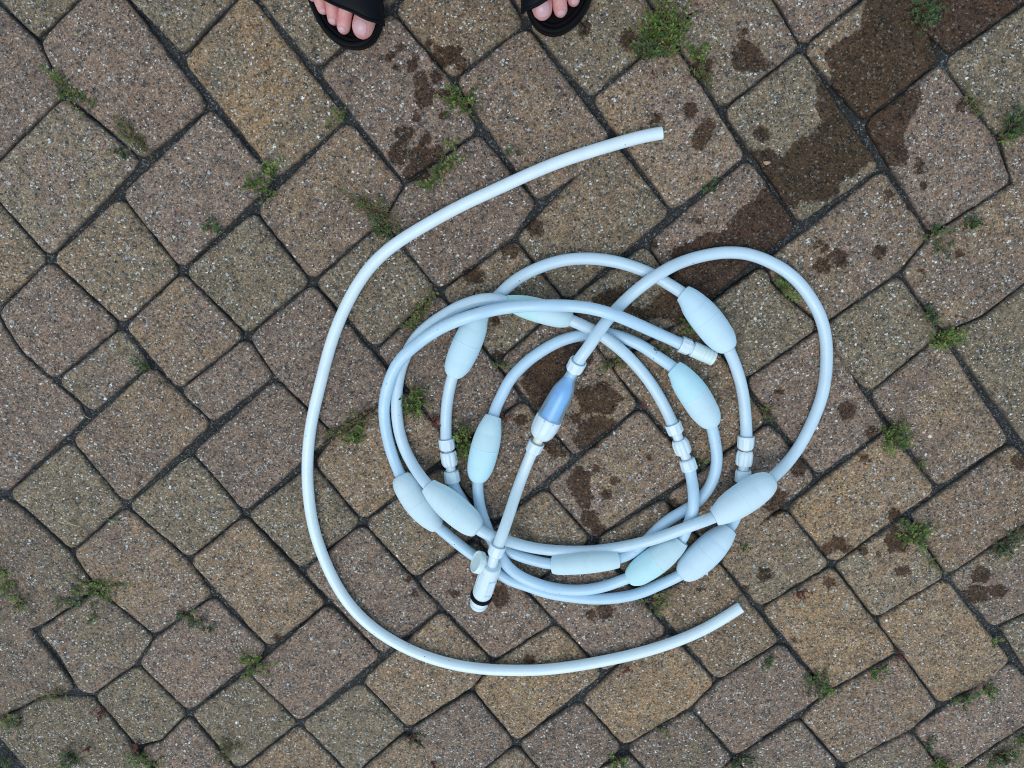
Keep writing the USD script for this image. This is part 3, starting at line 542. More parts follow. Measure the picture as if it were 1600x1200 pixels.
# ---------------------------------------------------------------- the coiled hose with its floats and couplings
CH = '''2972 -2083 125 2894 -2049 125 2799 -2006 125 2703 -1963 125 2607 -1922 125 2510 -1883 124 2414 -1844 119 2320 -1801 112 2225 -1757 115 2127 -1713 130 2026 -1667 156 1925 -1620 194 1823 -1571 243 1720 -1521 304 1617 -1472 368 1516 -1426 421 1417 -1383 463 1320 -1344 494 1223 -1311 512 1127 -1282 519 1031 -1258 515 936 -1239 498 840 -1226 471 744 -1216 447 645 -1209 433 546 -1203 432 446 -1199 441 346 -1195 462 247 -1194 481 147 -1194 493 48 -1197 499 -51 -1202 497 -150 -1209 490 -249 -1219 481 -348 -1232 470 -447 -1247 464 -545 -1264 469 -642 -1283 485 -737 -1304 504 -833 -1329 512 -930 -1358 509 -1026 -1392 493 -1123 -1430 467 -1221 -1474 428 -1320 -1522 379 -1417 -1575 331 -1512 -1632 295 -1603 -1690 270 -1692 -1751 257 -1777 -1813 255 -1859 -1877 263 -1939 -1943 271 -2016 -2014 274 -2089 -2092 271 -2154 -2178 265 -2210 -2272 256 -2259 -2372 244 -2301 -2475 230 -2339 -2583 209 -2374 -2695 177 -2404 -2812 140 -2424 -2928 112 -2433 -3042 96 -2431 -3154 90 -2423 -3264 90 -2409 -3374 90 -2391 -3483 90 -2369 -3592 90 -2343 -3700 90 -2312 -3807 91 -2275 -3910 102 -2233 -4007 123 -2186 -4099 157 -2134 -4187 197 -2080 -4275 230 -2026 -4365 251 -1972 -4459 261 -1915 -4554 263 -1852 -4646 262 -1787 -4738 252 -1719 -4832 230 -1649 -4929 196 -1577 -5027 156 -1500 -5119 123 -1420 -5205 101 -1338 -5285 91 -1253 -5361 90 -1168 -5435 90 -1080 -5507 90 -991 -5576 90 -898 -5641 90 -803 -5703 90 -711 -5770 90 -623 -5843 90 -535 -5916 90 -443 -5985 90 -346 -6044 90 -243 -6090 90 -136 -6127 90 -29 -6164 90 77 -6204 90 183 -6244 90 291 -6279 90 400 -6306 90 511 -6327 90 623 -6344 90 734 -6359 90 846 -6373 90 958 -6383 90 1070 -6390 90 1182 -6392 90 1295 -6389 90 1406 -6381 90 1517 -6368 90 1628 -6350 90 1737 -6327 90 1845 -6298 90 1951 -6262 90 2054 -6219 90 2155 -6169 90 2254 -6118 90 2352 -6065 93 2448 -6007 105 2540 -5940 129 2626 -5863 164 2705 -5775 207 2778 -5683 242 2851 -5594 266 2925 -5509 278 3001 -5429 280 3074 -5348 279 3145 -5265 273 3215 -5185 255 3285 -5107 226 3357 -5032 185 3428 -4956 145 3484 -4868 115 3519 -4767 97 3539 -4657 90 3554 -4544 90 3567 -4431 91 3576 -4315 98 3577 -4197 113 3573 -4080 123 3571 -3967 123 3569 -3854 127 3569 -3742 128 3573 -3632 128 3574 -3521 127 3576 -3412 122 3576 -3307 107 3569 -3201 93 3556 -3093 90 3540 -2984 90 3523 -2876 90 3503 -2769 90 3480 -2662 90 3452 -2557 90 3419 -2452 95 3379 -2347 111 3332 -2241 138 3279 -2135 177 3221 -2030 221 3162 -1931 257 3100 -1837 281 3038 -1748 293 2978 -1662 294 2918 -1580 284 2857 -1500 272 2791 -1421 270 2724 -1342 268 2657 -1266 262 2589 -1193 247 2520 -1125 221 2448 -1064 184 2372 -1009 144 2291 -956 115 2206 -904 97 2119 -851 90 2031 -799 90 1940 -752 90 1846 -710 90 1752 -671 90 1657 -635 90 1560 -603 90 1463 -575 90 1364 -551 90 1265 -532 90 1164 -517 90 1064 -505 90 963 -498 90 862 -495 90 762 -497 90 661 -504 90 561 -517 90 462 -535 90 364 -559 90 267 -588 90 172 -622 90 79 -660 90 -13 -703 90 -103 -750 90 -190 -802 90 -274 -860 90 -352 -925 90 -427 -995 90 -500 -1067 90 -575 -1137 92 -649 -1207 102 -719 -1279 124 -783 -1355 157 -840 -1434 196 -888 -1520 226 -929 -1612 245 -967 -1707 254 -1005 -1803 257 -1044 -1901 256 -1085 -1998 251 -1131 -2096 237 -1181 -2196 212 -1230 -2299 177 -1273 -2407 139 -1306 -2517 111 -1333 -2626 95 -1355 -2734 90 -1373 -2843 90 -1386 -2952 90 -1396 -3062 90 -1402 -3172 90 -1404 -3282 95 -1402 -3389 109 -1397 -3496 121 -1386 -3607 124 -1368 -3716 127 -1352 -3827 128 -1340 -3939 127 -1325 -4053 123 -1312 -4166 123 -1294 -4281 113 -1255 -4392 98 -1201 -4494 91 -1146 -4593 90 -1089 -4691 90 -1030 -4788 90 -968 -4884 90 -903 -4977 90 -835 -5069 90 -764 -5159 90 -689 -5244 90 -608 -5325 90 -522 -5398 90 -430 -5463 90 -332 -5519 90 -230 -5566 90 -126 -5607 90 -19 -5642 90 88 -5673 90 196 -5700 93 305 -5717 105 414 -5717 129 524 -5702 161 633 -5684 187 742 -5670 201 851 -5659 208 960 -5648 210 1069 -5635 208 1178 -5622 201 1289 -5613 187 1400 -5609 161 1512 -5602 129 1620 -5580 105 1721 -5537 93 1813 -5475 90 1898 -5402 90 1977 -5322 90 2052 -5238 90 2124 -5153 90 2197 -5068 90 2274 -4987 90 2356 -4913 90 2442 -4847 90 2532 -4786 90 2624 -4727 90 2714 -4667 90 2799 -4600 90 2876 -4524 90 2943 -4438 90 3002 -4346 90 3050 -4247 90 3087 -4142 90 3111 -4034 90 3124 -3923 90 3127 -3811 90 3118 -3699 90 3099 -3588 90 3074 -3477 94 3043 -3365 109 3005 -3250 136 2959 -3135 173 2907 -3023 213 2853 -2917 241 2796 -2817 258 2737 -2724 265 2675 -2635 267 2610 -2550 265 2543 -2470 258 2477 -2393 241 2412 -2320 213 2343 -2254 173 2267 -2196 136 2185 -2141 109 2100 -2085 94 2013 -2026 90 1926 -1966 90 1837 -1909 90 1745 -1858 90 1650 -1813 90 1553 -1775 90 1455 -1741 90 1356 -1711 90 1254 -1689 90 1152 -1681 90 1049 -1684 90 947 -1696 90 845 -1712 90 744 -1732 90 644 -1757 90 546 -1788 90 450 -1828 90 358 -1875 90 268 -1926 90 180 -1982 90 94 -2041 90 10 -2105 90 -70 -2173 90 -146 -2246 90 -220 -2322 90 -288 -2404 90 -349 -2492 90 -402 -2586 90 -448 -2683 90 -496 -2781 92 -542 -2876 102 -578 -2973 125 -607 -3069 159 -636 -3164 198 -666 -3260 229 -696 -3360 247 -725 -3464 255 -753 -3571 257 -780 -3679 256 -806 -3790 248 -830 -3907 229 -852 -4029 198 -869 -4155 161 -878 -4280 133 -877 -4401 116 -868 -4518 111 -852 -4630 118 -827 -4735 137 -795 -4834 167 -757 -4928 202 -717 -5025 231 -678 -5124 253 -637 -5225 268 -592 -5329 275 -541 -5435 269 -484 -5543 252 -422 -5653 224 -350 -5760 190 -268 -5851 166 -177 -5925 153 -79 -5983 151 22 -6028 159 126 -6069 163 232 -6110 155 341 -6150 136 452 -6187 111 563 -6213 95 675 -6226 90 787 -6229 90 899 -6226 90 1011 -6215 90 1121 -6198 90 1231 -6173 90 1338 -6141 90 1443 -6102 92 1545 -6053 103 1644 -5997 126 1741 -5934 161 1836 -5868 200 1928 -5801 231 2016 -5728 250 2098 -5652 258 2179 -5575 260 2260 -5499 258 2343 -5428 250 2428 -5364 231 2512 -5297 211 2582 -5214 202 2629 -5111 204 2662 -4997 217 2689 -4878 242 2713 -4759 264 2731 -4644 275 2739 -4531 274 2739 -4423 261 2733 -4319 237 2724 -4220 202 2709 -4122 166 2690 -4020 141 2666 -3915 127 2627 -3811 123 2579 -3708 125 2532 -3604 128 2491 -3500 128 2450 -3398 125 2405 -3296 124 2359 -3195 124 2315 -3098 113 2270 -3003 97 2220 -2908 91 2167 -2812 90 2111 -2718 90 2052 -2626 90 1992 -2536 90 1928 -2449 90 1861 -2365 90 1792 -2283 90 1720 -2202 94 1645 -2122 108 1566 -2042 135 1483 -1965 172 1398 -1890 213 1312 -1820 245 1226 -1756 265 1139 -1698 273 1051 -1646 270 963 -1599 255 873 -1557 229 782 -1518 200 688 -1480 182 593 -1443 175 497 -1406 180 399 -1372 193 301 -1343 205 202 -1316 209 104 -1290 210 6 -1262 208 -92 -1235 204 -192 -1213 209 -291 -1192 226 -389 -1168 251 -486 -1139 271 -584 -1118 287 -684 -1115 299 -784 -1128 300 -883 -1151 290 -982 -1183 268 -1081 -1223 234 -1179 -1270 190 -1275 -1323 148 -1369 -1379 117 -1460 -1437 98 -1549 -1495 91 -1635 -1557 90 -1717 -1623 90 -1794 -1696 90 -1864 -1777 90 -1927 -1863 90 -1983 -1955 90 -2033 -2050 90 -2077 -2148 90 -2116 -2249 90 -2147 -2353 90 -2172 -2458 90 -2191 -2566 90 -2205 -2674 90 -2214 -2783 90 -2219 -2893 90 -2220 -3003 90 -2217 -3113 90 -2208 -3223 90 -2194 -3333 90 -2173 -3441 90 -2145 -3548 90 -2110 -3652 95 -2066 -3749 111 -2015 -3840 139 -1957 -3924 178 -1893 -4001 229 -1823 -4071 290 -1751 -4138 350 -1676 -4204 398 -1600 -4272 435 -1523 -4340 460 -1445 -4411 473 -1368 -4486 475 -1291 -4564 465 -1212 -4642 448 -1131 -4717 438 -1048 -4786 440 -964 -4852 451 -878 -4915 460 -789 -4977 457 -695 -5035 443 -597 -5089 417 -497 -5141 380 -395 -5194 331 -292 -5254 271 -188 -5313 212 -83 -5365 165 25 -5407 129 134 -5439 105 244 -5461 93 354 -5474 90 465 -5483 90 576 -5489 90 686 -5492 90 797 -5493 90 908 -5490 90 1018 -5485 90 1128 -5475 90 1238 -5462 90 1347 -5446 90 1455 -5426 92 1561 -5400 105 1665 -5365 128 1766 -5324 164 1865 -5276 206 1963 -5229 242 2061 -5185 266 2160 -5144 279 2257 -5099 295 2351 -5047 322 2441 -4989 359 2530 -4930 397 2621 -4876 424 2714 -4829 439 2810 -4788 443 2908 -4751 435 3007 -4714 424 3101 -4668 423 3188 -4611 433 3268 -4544 455 3342 -4470 482 3417 -4397 501 3495 -4330 508 3577 -4269 504 3664 -4212 488 3752 -4157 460 3843 -4104 421 3936 -4052 370 4031 -4001 308 4124 -3947 244 4211 -3885 190 4289 -3815 148 4358 -3737 117 4419 -3653 98 4472 -3562 91 4518 -3466 90 4560 -3369 90 4599 -3271 90 4635 -3172 90 4669 -3072 90 4699 -2971 90 4727 -2870 90 4750 -2767 90 4769 -2664 90 4781 -2559 90 4788 -2454 90 4790 -2348 90 4789 -2243 90 4784 -2138 90 4776 -2033 90 4764 -1928 90 4748 -1824 90 4726 -1721 90 4699 -1620 90 4666 -1520 90 4625 -1423 90 4578 -1328 90 4524 -1238 90 4466 -1150 90 4403 -1065 90 4337 -983 90 4268 -905 90 4194 -831 90 4115 -763 90 4032 -701 90 3945 -645 90 3855 -595 90 3763 -550 90 3669 -508 90 3574 -472 90 3477 -443 90 3378 -420 90 3279 -406 90 3179 -399 90 3079 -399 90 2980 -405 90 2882 -418 90 2785 -434 90 2688 -455 90 2591 -479 95 2494 -506 110 2395 -537 136 2296 -572 174 2200 -612 215 2109 -657 246 2022 -706 266 1939 -759 273 1861 -815 269 1785 -875 254 1712 -938 230 1640 -1003 213 1567 -1070 207 1495 -1138 213 1423 -1208 231 1353 -1279 260 1285 -1350 301 1217 -1422 352 1153 -1495 401 1092 -1572 437 1035 -1651 463 981 -1733 476 927 -1817 478 871 -1902 468 813 -1987 447 763 -2079 414 725 -2181 369 679 -2282 315 629 -2382 266 583 -2483 229 538 -2584 203 494 -2684 189 450 -2782 186 408 -2879 190 365 -2976 197 320 -3071 209 272 -3167 215 223 -3265 209 177 -3369 192 133 -3478 164 83 -3584 137 37 -3691 119 -2 -3802 101 -42 -3910 91 -83 -4016 90 -126 -4119 96 -168 -4218 112 -211 -4313 141 -254 -4403 181 -294 -4489 232 -333 -4570 296 -368 -4648 368 -399 -4728 437 -425 -4813 493 -449 -4904 539 -472 -5000 572 -497 -5101 594 -531 -5205 604 -567 -5314 603 -598 -5432 590 -629 -5556 565 -663 -5687 529 -701 -5824 481 -742 -5969 421 -785 -6121 350 -830 -6278 273 -873 -6431 205 -897 -6517 171'''
_c3 = np.array(list(map(float, CH.split()))).reshape(-1, 3) / 1e4
NCH = 2684
_k = np.r_[0:NCH:4]; _k = _k if _k[-1] == NCH - 1 else np.r_[_k, NCH - 1]
PATH = CubicSpline(_k, _c3)(np.arange(NCH))
PATH = gaussian_filter1d(PATH, 1.2, axis=0, mode='nearest')
_w = np.linspace(0, 1, 61)[:, None]; PATH[2582:2643, :2] = PATH[2582, :2] * (1 - _w) + PATH[2642, :2] * _w; PATH[2570:2656] = gaussian_filter1d(PATH, 3, axis=0, mode='nearest')[2570:2656]
# the run as the photograph shows it: (kind, first, last, radius, tints of the two halves)
A, B, C = (0.62, 0.72, 0.75), (0.60, 0.77, 0.77), (0.66, 0.73, 0.75)
D = (0.56, 0.78, 0.72)
coil, o0 = thing('pool_hose', 'coiled white hose with foam floats, couplings and a blue see-through valve', 'hose', (*PATH[1400][:2], 0))


def P(name, m, mt, smooth=35, label=None, parent=None, kind=None):
    return obj(name, m, mt, coil if parent is None else parent, smooth, (0, 0, 0) if parent is not None else o0, label, kind)


def float_mesh(i0, i1, r, t0, t1, flip=True):
    c = PATH[i0:i1 + 1]; s = np.r_[np.linspace(0, 0.49, 22), 0.494, 0.497, 0.5, 0.503, 0.506, np.linspace(0.51, 1, 22)]; n = len(s)
    g = np.linspace(0, 1, len(c)); sm = gaussian_filter1d(c, 8, axis=0, mode='nearest'); chord = c[0] + (c[-1] - c[0]) * g[:, None]; sm = 0.6 * sm + 0.4 * chord
    w = np.minimum(1, 4 * np.minimum(g, 1 - g))[:, None]; sm = c * (1 - w) + sm * w
    cc = np.column_stack([np.interp(s, g, sm[:, k]) for k in range(3)])
    s_ = s if flip else 1 - s
    pr = r * np.interp(s_, [0, .10, .20, .30, .40, .50, .60, .70, .80, .88, .94, .98, 1], [.58, .735, .86, .94, .982, 1, 1, .985, .945, .885, .80, .68, .58])
    if i0 == 1036: pr = 0.45 * pr + 0.55 * r * 1.04
    sm_ = gaussian_filter1d(pr, 1.3, mode='nearest'); pr[2:-2] = sm_[2:-2]
    pr[np.abs(s - 0.5) < 0.0045] += 0.00045
    T = cc[1] - cc[0]; T /= np.linalg.norm(T); T2 = cc[-1] - cc[-2]; T2 /= np.linalg.norm(T2)
    cc = np.vstack([cc[:1] + T * 0.006, cc[:1] + T * 0.0002, cc[:1] - T * 0.0006, cc, cc[-1:] + T2 * 0.0006, cc[-1:] - T2 * 0.0002, cc[-1:] - T2 * 0.006]); pr = np.r_[0.0098, 0.0116, pr[0] - 0.0012, pr, pr[-1] - 0.0012, 0.0116, 0.0098]
    m = sweep(cc, pr, 36, cap=False)
    ss = np.r_[0, 0, 0, s, 1, 1, 1]; half = np.repeat(ss, 36)[:, None]; t0, t1 = np.array(t0), np.array(t1)
    tint = np.where(half < 0.5, t0, t1); ring = np.abs(half - 0.5) < 0.0045
    return m, np.where(ring, np.minimum(1, np.maximum(t0, t1) * 1.05), tint)


HOSE = [(21, 573), (593, 926), (947, 1645), (1670, 2519), (2577, 2646)]
for a, b in HOSE:
    s = PATH[a:b + 1]; rr = np.full(len(s), 0.0095); k = np.arange(6)
    rr[:8] += np.linspace(0.0009, 0, 8); rr[-8:] += np.linspace(0, 0.0009, 8)
    P('hose_section', sweep(s[::1], rr, 20), {21: M_hose_blue, 947: M_hose_blue, 2577: M_hose_white}.get(a, M_hose), True)
for ty, a, b, r, t in FEATS:
    pa, pb = PATH[a], PATH[b]
    if ty == 'float':
        m, tint = float_mesh(a, b, r * 0.90, *t, flip=a in (840, 1376, 1972, 2166))
        ms = obj('float', m, M_foam, coil, 38, o0); from_ = cKDTree(m.vertices).query(meshkit.arrays(m, 38)[0])[1]; primvar(ms, 'tint', tint[from_])
    elif ty == 'nut':
        d = (pb - pa) / np.linalg.norm(pb - pa); L = np.linalg.norm(pb - pa)
        r += 0.0007; body = [(0.10, 0.0090), (0.12, r - 0.0004), (0.14, r + 0.0004), (0.82, r + 0.0002), (0.93, r - 0.0008), (1.0, r - 0.0026), (1.0, 0.0112), (0.8, 0.0090)]
        collar = [(0.50, 0.0090), (0.20, 0.0112), (0.0, 0.0118), (0.0, r - 0.0002), (0.02, r + 0.0003), (0.17, r + 0.0003), (0.20, r - 0.0006), (0.20, 0.0100)]
        if t: body, collar = [(1 - u, w) for u, w in body][::-1], [(1 - u, w) for u, w in collar][::-1]
        P('nut', trimesh.util.concatenate([lathe(pa, pb, body, 10, twist=0.3 + 0.13 * (a % 7)), lathe(pa, pb, collar, 36)]), M_fit, 25)
    elif ty == 'coupling':
        r += 0.0006; prof = [(0.30, 0.0085), (0.08, 0.0110), (0.0, 0.0112), (0.0, r - 0.0014), (0.05, r - 0.0006), (0.25, r), (0.70, r), (0.90, r - 0.0012), (1.0, r - 0.0026), (1.0, 0.0095), (0.9, 0.009)]
        P('coupling', lathe(pa, pb, prof, 48, lobes=8, depth=0.10, power=0.35), M_fit, 30)
    elif ty == 'neck':
        P('neck', sweep(PATH[a:b + 1], r, 20), M_cream if t else M_fit, True, label='cream coloured neck' if t else None)
    elif ty == 'bulb':
        n = 26; s = np.linspace(0, 1, n); line = pa + (pb - pa) * s[:, None]
        pr = np.interp(s, [0, 0.12, 0.22, 0.36, 0.5, 0.75, 1], [0.0092, 0.0096, 0.0118, 0.0168, 0.0186, 0.0200, 0.0211]); pr = gaussian_filter1d(pr, 1.0, mode='nearest')
        P('clear_shell', sweep(line, pr, 32), M_clear, True, label='clear plastic shell of the valve')
        ov = [pa + (pb - pa) * (0.62 + 0.17 * math.cos(x)) for x in np.linspace(0, 2 * np.pi, 25)]; dv = (pb - pa) / np.linalg.norm(pb - pa); sv = np.cross(dv, [0, 0, 1.0]); sv /= np.linalg.norm(sv); uv_ = np.cross(sv, dv)
        sgn = -1 if sv[0] > 0 else 1
        ov = [o + sgn * sv * (0.0095 + 0.0036 * math.sin(x)) + uv_ * (0.0171 - 0.0022 * math.sin(x)) for o, x in zip(ov, np.linspace(0, 2 * np.pi, 25))]
        P('moulded_oval', sweep(ov, 0.0005, 6, cap=False), M_clear, True)
        P('valve_core', sweep(pa + (pb - pa) * np.linspace(0.02, 0.985, n)[:, None], np.minimum(pr - 0.0034, 0.0150) - 0.0006 * np.cos(np.linspace(0, 9, n)), 28), M_blue, True, label='blue core inside the clear shell')
    elif ty == 'cap':
        prof = [(0.0, 0.0200), (0.0, r), (0.1, r + 0.0003), (0.45, r), (0.75, r - 0.002), (0.92, r - 0.0058), (1.0, r - 0.010), (1.0, 0.008)]
        P('valve_cap', lathe(pa, pb, prof, 64, lobes=8, depth=0.05, power=0.2), M_fit, 30)
    elif ty == 'conn':
        if t: pa, pb = pb, pa
        prof = [(0.0, 0.008), (0.0, r - 0.0006), (0.04, r), (0.50, r), (0.52, r - 0.0009), (0.55, r - 0.0002), (0.66, r - 0.0002), (0.68, r - 0.0011), (0.71, r - 0.0003), (0.82, r - 0.0003), (0.84, r - 0.0012), (0.87, r - 0.0002), (0.985, r - 0.0002), (1.0, r - 0.0010), (1.0, r - 0.0030), (0.80, r - 0.0034)]
        P('end_connector', lathe(pb, pa, prof, 40), M_fit_aged, 30, label='ribbed pale green end connector')
    elif ty == 'tee':
        d = (pb - pa); L = np.linalg.norm(d); d = d / L; up = np.array([0, 0, 1.0]); side = np.cross(d, up); side /= np.linalg.norm(side); upn = np.cross(side, d)
        body = [(0.0, 0.0085), (0.0, 0.0150), (0.015, 0.0162), (0.05, 0.0166), (0.45, 0.0166), (0.50, 0.0172), (0.66, 0.0172), (0.69, 0.0166), (0.69, 0.0140)]
        tm = P('tee_body', lathe(pa, pb, body, 36), M_fit, 30).GetPrim()
        nose = [(0.685, 0.0145), (0.80, 0.0148), (0.81, 0.0160), (0.845, 0.0160), (0.85, 0.0152), (0.90, 0.0152), (0.905, 0.0162), (0.93, 0.0162), (0.935, 0.0152), (0.96, 0.0152), (0.985, 0.0145), (0.995, 0.0125), (0.98, 0.0110), (0.85, 0.0105)]
        P('threaded_nose', lathe(pa, pb, nose, 36), M_fit, 30)
        ring = sweep([pa + d * L * 0.755 + 0.0166 * (math.cos(x) * side + math.sin(x) * upn) for x in np.linspace(0, 2 * np.pi, 41)], 0.0033, 10, cap=False)
        P('sealing_ring', ring, M_rubber, True, label='black rubber ring')
        ca = pa + d * 0.012 - side * -0.0; sd = side if (side[0] < 0) else -side
        c0, c1 = pa + d * 0.012 + sd * 0.004 - upn * 0.008, pa + d * 0.004 + sd * 0.0285 - upn * 0.002
        P('side_cap', lathe(c0, c1, [(0.0, 0.0145), (0.55, 0.0145), (0.58, 0.0186), (0.62, 0.0190), (0.90, 0.0190), (0.96, 0.0184), (0.965, 0.0165), (0.93, 0.0160), (0.93, 0.004)], 40, lobes=24, depth=0.02), M_fit_aged, 30, label='round screw cap on the side of the tee')
        nrm = 0.86 * upn - 0.50 * sd; nrm /= np.linalg.norm(nrm); w2 = np.cross(nrm, d); w2 /= np.linalg.norm(w2); pc = pa + d * L * 0.40 + nrm * 0.0164
        T4 = np.eye(4); T4[:3, 0], T4[:3, 1], T4[:3, 2] = d, w2, nrm; bars = []
        for ox, oy, sx, sy in ((0, .0052, .036, .0013), (0, -.0052, .036, .0013), (.0178, 0, .0013, .0104), (-.0178, 0, .0013, .0104)):
            bb = trimesh.creation.box((sx, sy, 0.0036)); bb.apply_translation((ox, oy, 0.0)); bars.append(bb)
        pan = trimesh.util.concatenate(bars); pan.apply_transform(T4); T4[:3, 3] = pc; pan.apply_translation(pc); P('raised_panel_frame', pan, M_fit, False)
        for q in range(3):                                             # moulded ribs down the tee's other flank
            nr = math.cos(0.55 + 0.5 * q) * upn + math.sin(0.55 + 0.5 * q) * sd; a0, a1 = pa + d * L * 0.10 + nr * 0.0166, pa + d * L * 0.62 + nr * 0.0166
            P('moulded_rib', sweep(np.linspace(a0, a1, 6), 0.0007, 6), M_fit, True)

# ---------------------------------------------------------------- the loose length of hose around it
TAIL = [(1041, 207), (1012, 211.5), (975, 221), (925, 236), (875, 252.5), (825, 273), (775, 296), (725, 319), (675, 346), (625, 376), (587, 407), (560, 442), (537, 485), (517, 537), (503, 590), (495.5, 620), (487, 658), (481.5, 700), (480, 740), (483, 785), (492, 833), (504, 868), (521, 906), (542, 940), (575, 975), (612, 1001), (650, 1020), (700, 1036.5), (750, 1045), (797, 1047.5), (850, 1046.5), (900, 1040.5), (950, 1031.5), (1000, 1020), (1050, 1004.5), (1100, 983.5), (1137, 962), (1163, 945)]
tq = np.array(TAIL, float); ts = np.r_[0, np.cumsum(np.linalg.norm(np.diff(tq, axis=0), axis=1))]
tq = gaussian_filter1d(CubicSpline(ts, tq)(np.linspace(0, ts[-1], 420)), 4, axis=0, mode='nearest')
lift = 0.0096 + 0.0012 * np.sin(np.linspace(0, 9, 420)) ** 2
tp = at(tq, lift)
tail, o1 = thing('loose_hose', 'single loose length of white hose curving in a wide C around the coil', 'hose', (*tp[210][:2], 0))
obj('hose_wall', sweep(tp, 0.0096, 22, cap=False), M_tail, tail, True, o1)
for e0, e1 in ((0, 8), (-1, -9)):
    dd = tp[e0] - tp[e1]; dd /= np.linalg.norm(dd)
    obj('cut_end', lathe(tp[e0] - dd * 0.012, tp[e0], [(0.0, 0.0060), (1.0, 0.0064), (1.03, 0.0070), (1.03, 0.0092), (0.97, 0.00965)], 24), M_tail, tail, 30, o1)
    obj('bore', lathe(tp[e0] - dd * 0.014, tp[e0] - dd * 0.011, [(0.0, 0.0066), (1.0, 0.0066)], 20), M_bore, tail, False, o1)

